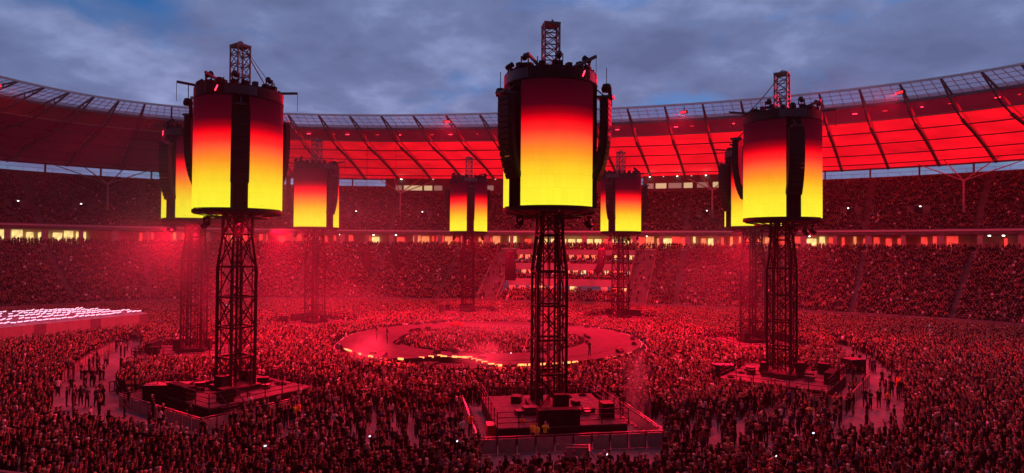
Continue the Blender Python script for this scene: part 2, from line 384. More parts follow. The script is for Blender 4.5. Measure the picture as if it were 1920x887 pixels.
press_box(1206, 1392, UTOP - 1.6, 34.9, 51.0, 56.0, [(1212, 1226, win_d), (1230, 1250, win_y), (1254, 1276, win_d), (1280, 1300, win_y), (1306, 1330, win_d), (1335, 1352, win_y)], 'dark press box with lit windows between the front tower and right tower')

# spectator box block on the far side, three terraces
bk = tag(empty('hospitality_block', ring((vip_l + vip_r) / 2, 25, 0)), 'three storey hospitality block of boxes with pale parapets in the far stand', 'grandstand block')
binv = Matrix.Translation(-bk.location)
def bpart(name, mb, m):
    o = mb.build(name, m); o.parent = bk; o.matrix_parent_inverse = binv; return o
para = mat('pale_parapet', (.26, .22, .22), .7, 0, .12, .8)
VIPROWS = []
for lv, (s0, zf, zt, nrow, sb) in enumerate(((14.0, 5.0, 6.2, 6, 20.6), (20.6, 8.6, 9.8, 6, 27.0), (26.6, 12.4, 13.3, 5, 33))):
    # parapet, stepped rows behind it, back wall with lit doors
    bpart('parapet', sweep([(s0, zf - .5), (s0, zt), (s0 + .25, zt), (s0 + .25, zf - .5)], vip_r, vip_l, 1, closed=True, caps=True), para)
    pr = [(s0 + .25, zf - .5)] + [p for k in range(nrow) for p in ((s0 + .3 + k * .8, zf + k * .35), (s0 + 1.1 + k * .8, zf + k * .35))] + [(sb + 1, zf + (nrow - 1) * .35)]
    bpart('terrace_row', sweep(pr, vip_r, vip_l, 1), conc)
    VIPROWS.append((s0, zf, nrow))
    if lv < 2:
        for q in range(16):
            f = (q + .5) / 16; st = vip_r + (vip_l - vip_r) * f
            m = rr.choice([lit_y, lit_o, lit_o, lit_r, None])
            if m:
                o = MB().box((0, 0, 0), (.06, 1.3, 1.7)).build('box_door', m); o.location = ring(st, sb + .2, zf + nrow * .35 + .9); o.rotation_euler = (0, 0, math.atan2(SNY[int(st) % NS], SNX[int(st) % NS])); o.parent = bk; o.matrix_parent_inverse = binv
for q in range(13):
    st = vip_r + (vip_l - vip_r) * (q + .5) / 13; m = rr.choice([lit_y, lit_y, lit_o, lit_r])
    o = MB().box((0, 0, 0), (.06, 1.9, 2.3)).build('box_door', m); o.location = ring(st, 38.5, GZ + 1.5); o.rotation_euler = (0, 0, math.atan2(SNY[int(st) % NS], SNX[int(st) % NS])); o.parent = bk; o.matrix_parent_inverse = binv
bpart('base_wall', sweep([(13.6, 0), (13.6, 2.9), (13.7, 2.9), (13.7, 0)], vip_r, vip_l, 1, closed=True, caps=True), stone)
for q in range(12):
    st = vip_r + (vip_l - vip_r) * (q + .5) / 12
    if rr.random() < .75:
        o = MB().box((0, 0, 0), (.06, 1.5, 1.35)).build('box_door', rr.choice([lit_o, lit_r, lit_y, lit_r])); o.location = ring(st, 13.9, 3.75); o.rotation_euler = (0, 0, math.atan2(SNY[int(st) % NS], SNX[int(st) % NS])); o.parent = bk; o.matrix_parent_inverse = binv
prof = [(0, 0), (0, 1.6)] + [p for k in range(16) for p in ((.3 + k * .8, 1.1 + k * .12), (1.1 + k * .8, 1.1 + k * .12))]
bpart('lower_row', sweep(prof, vip_r, vip_l, 1), conc)
# the wide stair ramps either side: side walls in pale stone
for st in (vip_l + .05, vip_r - .05, vip_l + 2.4, vip_r - 2.4):
    mb = MB(); pts = [ring(st, 2, 1.2), ring(st, LOWS1, LOWTOP), ring(st, LOWS1, LOWTOP + 1.0), ring(st, 2, 2.9)]
    d = ring(st + .05, 10) - ring(st, 10)
    mb.add(pts + [p + d * 2 for p in pts], [(0, 1, 2, 3), (7, 6, 5, 4), (0, 4, 5, 1), (1, 5, 6, 2), (2, 6, 7, 3), (3, 7, 4, 0)])
    bpart('stair_wall', mb, para)

# ------------------------------------------------------------------ roof
ZT, ZG, ZO, ZM = 41.9, 41.1, 35.4, 39.7
SI, SG, SB, SO = -10.0, 0.5, 9.5, 57.5
def zlow(s):
    if s <= SG: return ZT + (ZG - ZT) * (s - SI) / (SG - SI)
    if s <= SB: return ZG + (ZM - ZG) * (s - SG) / (SB - SG)
    f = (s - SB) / (SO - SB); return ZM + (ZO - ZM) * f + .35 * math.sin(math.pi * f)
roof = tag(empty('stadium_roof', (0, 0, 0)), 'sweeping oval stadium roof of red backlit membrane with glazed inner rim', 'stadium roof')
gi = list(range(-16, 172, 4))
for j, i in enumerate(gi[:-1]):
    prof = [(s, zlow(s)) for s in np.linspace(SB, SO, 9)]
    o = sweep(prof, i + .12, i + 3.88, .94).build('membrane_panel', membm, roof, True)
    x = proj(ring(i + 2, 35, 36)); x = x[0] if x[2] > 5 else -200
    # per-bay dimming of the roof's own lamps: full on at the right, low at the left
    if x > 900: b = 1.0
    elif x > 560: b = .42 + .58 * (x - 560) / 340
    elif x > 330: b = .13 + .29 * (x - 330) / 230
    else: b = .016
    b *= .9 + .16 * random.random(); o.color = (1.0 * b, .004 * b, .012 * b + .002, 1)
# band (service ring) between glass and membrane
for j, i in enumerate(gi[:-1]):
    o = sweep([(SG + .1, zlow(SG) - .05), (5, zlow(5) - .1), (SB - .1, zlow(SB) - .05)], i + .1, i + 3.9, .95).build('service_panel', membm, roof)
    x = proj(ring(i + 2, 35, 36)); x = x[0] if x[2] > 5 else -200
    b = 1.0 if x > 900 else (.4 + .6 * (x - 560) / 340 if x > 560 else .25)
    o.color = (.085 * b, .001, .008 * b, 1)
mb = sweep([(SG - .2, ZG - .45), (SG - .2, ZG + .1), (SG + .1, ZG + .1), (SG + .1, ZG - .45)], closed=True); mb.build('service_ring', girdm, roof)
mb = sweep([(SO - .3, ZO - .35), (SO - .3, ZO + .5), (SO + .4, ZO + .5), (SO + .4, ZO - .35)], closed=True); mb.build('outer_ring_beam', girdm, roof)
mb = sweep([(SI - .15, ZT - .15), (SI - .15, ZT + .2), (SI + .15, ZT + .2), (SI + .15, ZT - .15)], closed=True); mb.build('inner_rim_tube', steelw, roof)
sweep([(SG, ZG + .6)] + [(s, zlow(s) + 2.0 * math.sin(math.pi * (s - SG) / (SO - SG)) + .4) for s in np.linspace(SB, SO, 7)], IF0, IF1).build('upper_membrane', mat('upper_membrane', (.6, .6, .6), .6), roof)
for s in (SB + .1, 20, 31, 42, 52):
    hw = .2 if s < 11 else .08
    mb = sweep([(s - hw, zlow(s) - .26), (s - hw, zlow(s) - .02), (s + hw, zlow(s) - .02), (s + hw, zlow(s) - .26)], closed=True); mb.build('purlin', steelw if s < 11 else girdm, roof)
for j, i in enumerate(gi):
    mb = MB(); n_ = 9
    # lower chord dips below the glass, then hugs the membrane
    lo = [(SI, ZT - .1), (SG + 2, ZG - 2.1), (SB + 1, ZM - 1.5), (24, zlow(24) - .95), (40, zlow(40) - .6), (SO, ZO - .3)]
    for (a, za), (b, zb) in zip(lo, lo[1:]): mb.bar(ring(i, a, za), ring(i, b, zb), .5 if a > 5 else .25, .45 if a > 5 else .22)
    mb.bar(ring(i, SI, ZT), ring(i, SG, ZG), .3, .25)
    for f in (.35, .6, .8, .97):
        s = SI + (SG - SI) * f; mb.bar(ring(i, s, zlow(s)), ring(i, s, ZT - .1 + (ZG - 2.1 - ZT + .1) * f), .14)
    mb.build('girder', girdm, roof)
# glazing: bars then panes
mb = MB()
for s in np.linspace(SI, SG, 5)[1:-1]: sweep([(s - .06, zlow(s) - .1), (s - .06, zlow(s)), (s + .06, zlow(s)), (s + .06, zlow(s) - .1)], closed=True, mb=mb)
for i in gi[:-1]:
    for q in (1, 2, 3): mb.bar(ring(i + q, SI, ZT - .05), ring(i + q, SG, ZG - .05), .09)
mb.build('glazing_bar', mat('glazing_steel', (.62, .56, .58), .5), roof)
panes = []
for i in gi[:-1]:
    for q in range(4):
        for a, b in zip(np.linspace(SI, SG, 5), np.linspace(SI, SG, 5)[1:]):
            c = ring(i + q + .5, (a + b) / 2, zlow((a + b) / 2)); pj = proj(c)
            panes.append((pj[2] if (-20 < pj[0] < 1950 and pj[2] > 3) else 999, i + q, a, b))
panes.sort(); rest = MB()
for k, (d, i, a, b) in enumerate(panes):
    dr = -.03 + .05 * rr.random()
    vs = [ring(i + .03, a + .07, zlow(a) + .04 + dr), ring(i + .97, a + .07, zlow(a) + .04 + dr), ring(i + .97, b - .07, zlow(b) + .04), ring(i + .03, b - .07, zlow(b) + .04)]
    if k < 300: MB().add(vs, [(0, 1, 2, 3)]).build('glass_pane', glassm, roof)
    else: rest.add(vs, [(0, 1, 2, 3)])
tag(rest.build('glass_pane_field', glassm, roof), kind='stuff')
# small lit service lights along the band on the right
for k in range(46):
    i = -8 + k * 3.1 + rr.random() * 1.5; x = proj(ring(i, SG, ZG))
    if x[2] < 5 or x[0] < 560: continue
    o = MB().box((0, 0, 0), (.1, .8 if k % 3 else .4, .1)).build('service_light', lampred if k % 2 else ledred, roof); o.location = ring(i, SG + 3, ZG - 1.0); o.rotation_euler = (0, 0, math.atan2(SNY[int(i) % NS], SNX[int(i) % NS]))
# tree columns and outer roof posts
def tree_column(px, label):
    st = round(station_at(px, 42, 28) - .5) + .5; p = ring(st, 38, 0); zb = UP_Z0 - .5 + 8 * UP_H; t = tag(empty('roof_column', p + Vector((0, 0, zb))), label, 'roof column', 'forked steel columns carrying the roof')
    inv = Matrix.Translation(-t.location)
    mb = MB().bar(p + Vector((0, 0, zb - .5)), p + Vector((0, 0, 29.4)), .45, n=8, taper=.9); o = mb.build('column_shaft', steelw, None, True); o.parent = t; o.matrix_parent_inverse = inv
    for di, s in ((-4.5, 55), (4.5, 55), (2.2, 52), (-2.2, 52)):
        mb = MB().bar(p + Vector((0, 0, 29.3)), ring(st + di * .9, s, zlow(s) - .2), .3, n=6, taper=.7); o = mb.build('column_arm', steelw, None, True); o.parent = t; o.matrix_parent_inverse = inv
tree_column(193, 'forked roof column in the upper tier at far left')
tree_column(480, 'forked roof column behind the left screen tower')
tree_column(760, 'forked roof column in front of the lit press box windows')
tree_column(1330, 'forked roof column left of the right-hand screen tower')
tree_column(1812, 'forked roof column in the upper tier at far right')
for i in range(I0, I1, 4):
    if True:
        o = MB().box((0, 0, 0), (.35, .35, ZO - UTOP - .6)).build('roof_post', girdm, roof); o.location = ring(i + 1.5, US1 + .6, (ZO + UTOP + .6) / 2 + .2)

# ------------------------------------------------------------------ stage ring
RO, RI, RZ = 19.6, 12.4, 1.5
stage = tag(empty('ring_stage', (0, 0, 0)), 'large round ring stage with crowd standing inside it, edge strips glowing orange', 'stage')
NG = 160
camdir = math.atan2(CAMP.y, CAMP.x)
def orad(t):
    # notch in the near edge (the recess with steps), measured from the direction of the camera
    d = (t - notch_c + math.pi) % (2 * math.pi) - math.pi
    a = abs(d)
    return RO
pN0, pN1 = at(745, 672, RZ), at(930, 680, RZ)
notch_c = math.atan2((pN0.y + pN1.y) / 2, (pN0.x + pN1.x) / 2); notch_h = abs(math.atan2(pN1.y, pN1.x) - math.atan2(pN0.y, pN0.x)) / 2
def orad(t):
    d = abs((t - notch_c + math.pi) % (2 * math.pi) - math.pi) / notch_h
    for lim, cut in ((.42, 4.6), (.56, 3.7), (.70, 2.8), (.84, 1.9), (1.0, .9)):
        if d < lim: return RO - cut
    return RO
mb = MB(); ts = sorted([2 * math.pi * k / NG for k in range(NG)] + [notch_c % (2 * math.pi)]); vs = []; K = len(ts)
for t in ts:
    c, s_ = math.cos(t), math.sin(t); ro = orad(t)
    vs += [(RI * c, RI * s_, 0), (RI * c, RI * s_, RZ), (ro * c, ro * s_, RZ), (ro * c, ro * s_, 0)]
fs = []
for k in range(K):
    j = (k + 1) % K
    for q in range(3): fs.append((k * 4 + q, k * 4 + q + 1, j * 4 + q + 1, j * 4 + q))
mb.add(vs, fs); mb.m = [0 if n % 3 == 1 else 1 for n in range(len(fs))]
mb.build('stage_deck', [ringm, skirt], stage)
def strip(t0, t1, r0, r1, z, h, m, w=.16):
    mb = MB(); mb.bar((r0 * math.cos(t0), r0 * math.sin(t0), z), (r1 * math.cos(t1), r1 * math.sin(t1), z), w, h); return mb.build('edge_light', m, stage)
k = 0
for q in range(NG):
    t = 2 * math.pi * (q + .5) / NG; dt = math.pi / NG * .9; r = orad(t) + .12
    p = Vector((r * math.cos(t), r * math.sin(t), RZ)); near = (p.dot(CY) < 0)
    d = ((t - notch_c + math.pi) % (2 * math.pi) - math.pi) / notch_h
    if near and (abs(d) < 2.7 and rr.random() < (.62 if abs(d) < 1.6 else .4)): strip(t - dt, t + dt, r, r, RZ - .02, .2 if q % 3 else .12, ledstrip)
    elif rr.random() < .35: strip(t - dt, t + dt, r, r, RZ - .05, .05, mat('edge_dim', (.5, .3, .3), .5, emit=(1, .25, .2), estr=.35), .08)
for d0, d1 in ((-1.25, -.5), (.75, 1.6)):
    t0, t1 = notch_c + d0 * notch_h, notch_c + d1 * notch_h; n_ = 6
    for q in range(n_):
        a, b = t0 + (t1 - t0) * q / n_, t0 + (t1 - t0) * (q + 1) / n_; strip(a, b, RO + .5, RO + .5, 1.15, .32, ledred, .2)
me = None
for ra, rb_ in ((RI + .05, 14.75), (14.77, 17.1)):
    me = None
    for q in range(60):
        tq = (q + .5) * 2 * math.pi / 60
        if ra > 14 and orad(tq) < RO - 1.5: continue
        if me is None:
            n_ = 3; da = 2 * math.pi / 60; mb = MB(); vs = []
            for j in range(n_ + 1):
                t = .0015 + (da - .003) * j / n_
                for r_ in (ra, rb_):
                    for z in (0, .03): vs.append((r_ * math.cos(t), r_ * math.sin(t), z))
            fs = []
            for j in range(n_): a = j * 4; b = a + 4; fs += [(a + 1, a + 3, b + 3, b + 1), (a + 3, a + 2, b + 2, b + 3), (a, a + 1, b + 1, b)]
            fs += [(0, 2, 3, 1), (n_ * 4, n_ * 4 + 1, n_ * 4 + 3, n_ * 4 + 2)]
            me = mb.add(vs, fs).build('deck_panel', ringm, stage); o = me
        else: o = link_copy(me, stage)
        o.location = (0, 0, RZ + random.uniform(-.006, .006)); o.rotation_euler = (0, 0, q * 2 * math.pi / 60)
for q in range(26):
    t = notch_c + random.uniform(-3.1, 3.1); r_ = random.choice([RI + .6, RO - .8 if abs(t - notch_c) > notch_h else RO - 5.6]); o = MB().add([(-.3, -.35, 0), (.3, -.35, 0), (.3, .35, 0), (-.3, .35, 0), (-.3, -.35, .42), (-.05, -.35, .42), (-.05, .35, .42), (-.3, .35, .42), (.3, -.35, .12), (.3, .35, .12)],
        [(3, 2, 1, 0), (4, 5, 6, 7), (0, 4, 7, 3), (5, 8, 9, 6), (8, 1, 2, 9), (0, 1, 8, 5, 4), (3, 7, 6, 9, 2)]).build('monitor_wedge', spk, stage); o.location = (r_ * math.cos(t), r_ * math.sin(t), RZ + .04); o.rotation_euler = (0, 0, t + random.uniform(-.3, .3))
for q in range(9):
    t = notch_c + (q - 4) * notch_h * .22; r_ = RO - 2.2 + .9 * (q % 2); o = MB().box((0, 0, .45), (1.8 + .5 * (q % 2), 1.9, .9 + .2 * (q % 3))).build('equipment_riser', skirt, stage); o.location = (r_ * math.cos(t), r_ * math.sin(t), 0); o.rotation_euler = (0, 0, t)
# stage monitors and low barriers round the ring
for q in range(60):
    t = 2 * math.pi * q / 60; mb = MB().box((0, 0, .5), (.08, 2.0, 1.0)); o = mb.build('pit_barrier', barr, stage); o.location = ((RO + .7) * math.cos(t), (RO + .7) * math.sin(t), 0); o.rotation_euler = (0, 0, t)
DRUMS = []

# ------------------------------------------------------------------ towers
def lattice(mb, zs, half, w, hw=None, x=True, skip=()):
    """X-braced square lattice between heights zs with half widths half"""
    for (z0, a), (z1, b) in zip(zip(zs, half), list(zip(zs, half))[1:]):
        c0 = [(-a, -a), (a, -a), (a, a), (-a, a)]; c1 = [(-b, -b), (b, -b), (b, b), (-b, b)]
        for k in range(4):
            j = (k + 1) % 4
            mb.bar((*c0[k], z0), (*c1[j], z1), w)
            if x: mb.bar((*c0[j], z0), (*c1[k], z1), w)
            mb.bar((*c1[k], z1), (*c1[j], z1), hw or w)
DR = 3.62; ZB, ZTOP = 16.75, 26.0
T_SPEC = [  # px foot column, pixel scale k, gap rotation offset, label
    (1028, 300, 'front screen tower at centre, nearest and largest, facing the camera with one wide screen'),
    (441, 268, 'front left screen tower with dark speaker gap down the middle of its lit drum'),
    (1466, 236, 'front right screen tower with speaker array right of centre'),
    (363, 197, 'far left screen tower half hidden behind the front left one'),
    (590, 142, 'back left screen tower with wide yellow panel and narrow strip'),
    (877, 120, 'farthest screen tower at back, just left of the front tower'),
    (1163, 129, 'back right screen tower just right of the front tower'),
    (1411, 172, 'far right screen tower half hidden behind the front right one')]
# master parts, copied for the rest
def tower_parts(t, full=True):
    for sx, sy in ((-1, -1), (1, -1), (1, 1), (-1, 1)):
        mb = MB(); pts = [(1.12, 1.2), (1.12, 11.8), (.85, 14.6), (.85, 26.8)]
        for (a, z0), (b, z1) in zip(pts, pts[1:]):
            mb.bar((sx * a, sy * a, z0), (sx * b, sy * b, z1), .19)
            mb.bar((sx * (a - .24), sy * (a - .24), z0), (sx * (b - .22), sy * (b - .22), z1), .07)
        mb.build('leg', black, t)
    zs = [1.3, 4.0, 6.6, 9.2, 11.8, 14.6]; hf = [1.12] * 5 + [.85]
    for k in range(5):
        mb = MB(); lattice(mb, zs[k:k + 2], hf[k:k + 2], .08, .15, x=(k % 2 == 0)); mb.build('cross_brace', black, t)
    mb = MB()
    lattice(mb, [14.6, 16.6], [.85, .85], .1, .14); mb.build('neck_brace', black, t)
    mb = MB()
    for k in range(5): mb.bar((-.3 + .1 * k, .15 * math.sin(k), 1.2), (-.5 + .12 * k, .15 * math.sin(k * 1.7), 17), .035)
    mb.bar((.25, .4, 1.2), (.25, .4, 26), .14); mb.bar((-.3, -.4, 1.2), (-.3, -.4, 26), .1)
    mb.build('cable_riser', black, t)
    mb = MB(); mb.box((0, 0, 1.45), (3.1, 3.1, .35)); mb.box((1.6, .6, 2.0), (.7, 1.1, 1.3)); mb.box((-1.5, -.6, 1.9), (.6, .9, 1.2)); mb.build('base_frame', black, t)
    # mast above the drum
    mb = MB()
    for sx, sy in ((-1, -1), (1, -1), (1, 1), (-1, 1)): mb.bar((sx * .58, sy * .58, 26.8), (sx * .58, sy * .58, 31.1), .11)
    lattice(mb, [26.8, 27.7, 28.5, 29.4, 30.3, 31.0], [.58] * 6, .055, .08)
    mb.box((0, 0, 31.1), (1.3, 1.3, .14)); mb.box((0, 0, 27.6), (1.15, 1.15, .1)); mb.bar((-.45, .1, 31.15), (.05, .1, 31.5), .1); mb.bar((.05, .1, 31.15), (.2, .1, 31.45), .12)
    mb.build('mast', mat('mast_steel', (.14, .11, .11), .5, .5, .2, 3), t)
    # drum: three curved screens between three dark gaps (at +-60 and 180 degrees from outward = +x)
    for c in (0, 120, 240):
        a0, a1 = R(c - 49.5), R(c + 49.5)
        mb = MB().lathe([(DR, ZB), (DR, ZTOP)], n=28, a0=a0, a1=a1); n0 = len(mb.f)
        o = mb.build('led_screen', screenm, t)
        mb = MB().lathe([(DR - .12, ZB - .05), (DR - .12, ZTOP + .02)], n=28, a0=a0, a1=a1)
        for a in (a0, a1): mb.bar((DR * math.cos(a) * .985, DR * math.sin(a) * .985, ZB - .1), (DR * math.cos(a) * .985, DR * math.sin(a) * .985, ZTOP + .05), .1)
        mb.build('screen_frame', black, t)
    for c in (60, 180, 300):
        mb = MB().lathe([(DR - .55, ZB), (DR - .55, ZTOP)], n=6, a0=R(c - 12), a1=R(c + 12))
        for q in (-9, 0, 9):
            a = R(c + q); mb.bar(((DR - .35) * math.cos(a), (DR - .35) * math.sin(a), ZB), ((DR - .35) * math.cos(a), (DR - .35) * math.sin(a), ZTOP), .1)
        for q in range(7):
            z = ZB + .6 + q * 1.35; mb.bar(((DR - .35) * math.cos(R(c - 9)), (DR - .35) * math.sin(R(c - 9)), z), ((DR - .35) * math.cos(R(c + 9)), (DR - .35) * math.sin(R(c + 9)), z + .6), .06)
        mb.build('array_bay', black, t)
    mb = MB().lathe([(DR - .3, ZTOP + .06), (DR + .02, ZTOP + .06), (DR + .02, ZTOP + .95), (DR - .25, ZTOP + .95), (0.3, ZTOP + 1.05)], n=48); mb.build('top_rim', mat('rim_metal', (.018, .016, .018), .6, .2, .3, 1), t)
    for c in (60, 300, 180):
        mb = MB().lathe([(DR + .05, ZTOP + .15), (DR + .05, ZTOP + .88)], n=16, a0=R(c - 20), a1=R(c + 20)); mb.build('rim_plate', mat('rim_plate', (.045, .045, .055), .4, .5), t)
    mb = MB().lathe([(0.9, ZB - .35), (DR + .03, ZB - .35), (DR + .03, ZB - .08), (DR - .3, ZB - .08)], n=48); mb.build('bottom_rim', black, t)
    mb = MB()
    for q in range(12):
        a = R(30 * q); ca, sa = math.cos(a), math.sin(a)
        mb.bar((1.0 * ca, 1.0 * sa, ZB - .8), ((DR - .1) * ca, (DR - .1) * sa, ZB - .4), .09)
    mb.lathe([(2.5, ZB - .75), (2.6, ZB - .75), (2.6, ZB - .65), (2.5, ZB - .65)], n=24); mb.build('under_truss', truss, t)
    # bits and clutter on the rim: short arms and boxes
    for c, L in ((28, 1.4), (-32, 1.3), (150, 1.2), (205, 1.4)):
        a = R(c); ca, sa = math.cos(a), math.sin(a)
        mb = MB().bar(((DR - 1.4) * ca, (DR - 1.4) * sa, ZTOP + 1.15), ((DR + L) * ca, (DR + L) * sa, ZTOP + 1.45), .16, .2)
        mb.bar(((DR + L) * ca, (DR + L) * sa, ZTOP + 1.35), ((DR + L) * ca, (DR + L) * sa, ZTOP - .2), .03)
        mb.build('rim_arm', truss, t)
    mb = MB()
    for q in range(16):
        a = R(360 * q / 16 + 7 * (q % 3)); mb.bar(((DR - .5) * math.cos(a), (DR - .5) * math.sin(a), ZTOP + .95), ((DR - .4 - .3 * (q % 3)) * math.cos(a + .05), (DR - .4) * math.sin(a + .05), ZTOP + 1.35 + .25 * (q % 3)), .07)
    for q in range(32):
        a = R(360 * q / 32 + 4 * (q % 3)); r = DR - .45 - .3 * (q % 2)
        mb.box((r * math.cos(a), r * math.sin(a), ZTOP + 1.12 + .08 * (q % 3)), (.5, .35, .22 + .1 * (q % 4)), a)
    tag(mb.build('rim_clutter', black, t), kind='stuff')
    mb = MB()
    for q in range(1):
        a = R(28 + 10 * q); mb.bar((DR * math.cos(a) + .03, DR * math.sin(a), ZTOP + .3 + .12 * q), (DR * math.cos(a + .06) + .03, DR * math.sin(a + .06), ZTOP + .75), .07)
    mb.build('rim_marker_light', lampred, t)
T0 = empty('screen_tower'); tower_parts(T0)
towers = []
for k, (px, kk, lab) in enumerate(T_SPEC):
    hz = 465 + (px - 960) * math.tan(ROLL); p = at(px, hz + kk, 1.2); p.z = 0
    out_a = math.atan2(p.y * .95, p.x * .87)
    # outward direction follows the mirror layout of the eight towers
    best = min(((math.atan2(sy * 34.5, sx * 14.2), (sx * 14.2, sy * 34.5)) for sx in (-1, 1) for sy in (-1, 1)), key=lambda q: (q[1][0] - p.x) ** 2 + (q[1][1] - p.y) ** 2)
    b2 = min(((math.atan2(sy * 14.5, sx * 33.4), (sx * 33.4, sy * 14.5)) for sx in (-1, 1) for sy in (-1, 1)), key=lambda q: (q[1][0] - p.x) ** 2 + (q[1][1] - p.y) ** 2)
    bb = best if (best[1][0] - p.x) ** 2 + (best[1][1] - p.y) ** 2 < (b2[1][0] - p.x) ** 2 + (b2[1][1] - p.y) ** 2 else b2
    out_a = bb[0]
    t = T0 if k == 0 else copy_tree(T0)
    t.location = p; t.rotation_euler = (0, 0, out_a); tag(t, lab, 'screen tower', 'cylindrical screen towers round the stage')
    towers.append((t, p, out_a, k))
NICK = ['front centre tower', 'front left tower', 'front right tower', 'far left tower', 'back left tower', 'farthest tower', 'back right tower', 'far right tower']

# guy cables from masts
def cable(a, b, sag, r, label):
    a, b = Vector(a), Vector(b); mb = MB(); pts = []
    for q in range(17):
        f = q / 16; p = a.lerp(b, f); p.z -= sag * 4 * f * (1 - f); pts.append(p)
    for p, q in zip(pts, pts[1:]): mb.bar(p, q, r)
    return tag(mb.build('guy_cable', black), label, 'cable', 'cables hanging from the tower masts')
tp = [Vector((t[1].x, t[1].y, 0)) for t in towers]
cable(tp[1] + Vector((0, 0, 30.6)) + CX * .5, tp[4] + Vector((0, 0, 27.0)) + CX * 3, 2.0, .07, 'sagging cable from front left tower mast towards back left tower')
cable(tp[1] + Vector((0, 0, 30.8)) + CX * .5, tp[1] + Vector((0, 0, 27.0)) + CX * 3.3, .1, .04, 'thin straight cable beside the front left tower mast')
cable(tp[2] + Vector((0, 0, 30.6)) - CX * .5, tp[2] + Vector((0, 0, 26.8)) - CX * 3.9, .3, .07, 'cable from front right tower mast down to its left rim')

# line arrays: curved hangs of cabinets
def line_array(n=15, w=1.35, h=.41, d=.62, name='line_array', bend=32):
    t = empty(name); x, z, tilt = 0.0, 0.0, R(-1)
    mb = MB().box((0, 0, .15), (1.2, .9, .2)); mb.bar((0, 0, .2), (-.9, 0, 1.0), .1); mb.build('rigging_frame', truss, t)
    me = None
    for q in range(n):
        tilt = R(-1 + (q / n) ** 2.2 * bend)
        if me is None:
            b = MB(); b.box((0, 0, 0), (d, w, h * .93)); b.box((d / 2 + .01, 0, 0), (.03, w * .86, h * .78), mi=1); b.box((0, w / 2 + .02, 0), (.3, .04, h), mi=1); b.box((0, -w / 2 - .02, 0), (.3, .04, h), mi=1)
            o = b.build('speaker_cabinet', [spk, grille], t); me = o
        else: o = link_copy(me, t)
        x -= math.sin(tilt) * h / 2; z -= math.cos(tilt) * h / 2
        o.location = (x, 0, z); o.rotation_euler = (0, tilt, 0)
        x -= math.sin(tilt) * h / 2; z -= math.cos(tilt) * h / 2
    return t
LA = line_array(); first = True
for t, p, oa, k in towers:
    for c, nm in ((-60, 'left-hand'), (60, 'right-hand'), (180, 'inner')):
        a = oa + R(c); q = p + Vector((math.cos(a) * (DR + .75), math.sin(a) * (DR + .75), 24.9))
        o = LA if first else copy_tree(LA); first = False
        o.location = q; o.rotation_euler = (0, 0, a)
        side = q - p; sd = 'facing the camera' if side.dot(CY) < -2.5 else ('on the right side' if side.dot(CX) > 0 else 'on the left side')
        if c == 180: sd = 'on the stage side'
        tag(o, f'black line array {sd} of the {NICK[k]}', 'speaker array', 'line arrays hung on the screen towers')
# arrays hung from the roof rim in front of the far stand
for px, z0, n, lab in ((686, 12.6, 9, 'faint curved speaker array, leftmost hung before the far stand'), (740, 13.6, 11, 'dark curved speaker array hung before the far stand, left of farthest tower'),
                      (957, 12.8, 13, 'straight black speaker column hanging just left of the front tower legs'), (1128, 13.4, 11, 'curved speaker array hung before the hospitality block')):
    t = line_array(n, 2.1, .45, 1.3 if px != 957 else .8, bend=58 if px != 957 else 6)
    q = at(px, 0, 0); d = Vector((q.x - CAMP.x, q.y - CAMP.y, 0)); dd = at(px, 500, 0) - CAMP; dd.z = 0; dd.normalize()
    for r in range(100, 180):
        pp = CAMP + dd * r
        st = min(range(I0, I1), key=lambda i: (ring(i, -9) - Vector((pp.x, pp.y, 0))).length)
        if (ring(st, -9) - Vector((pp.x, pp.y, 0))).length < 3.5: break
    t.location = (pp.x, pp.y, z0); t.rotation_euler = (0, 0, {740: R(205), 686: R(215), 1128: R(0)}.get(px, math.atan2(-pp.y, -pp.x)))
    MB().bar((0, .3, .2), (0, .3, 40 - z0), .03).build('hang_cable', black, t); MB().bar((0, -.3, .2), (0, -.3, 40 - z0), .03).build('hang_cable', black, t)
    tag(t, lab, 'speaker array', 'speaker arrays hung from the roof rim')

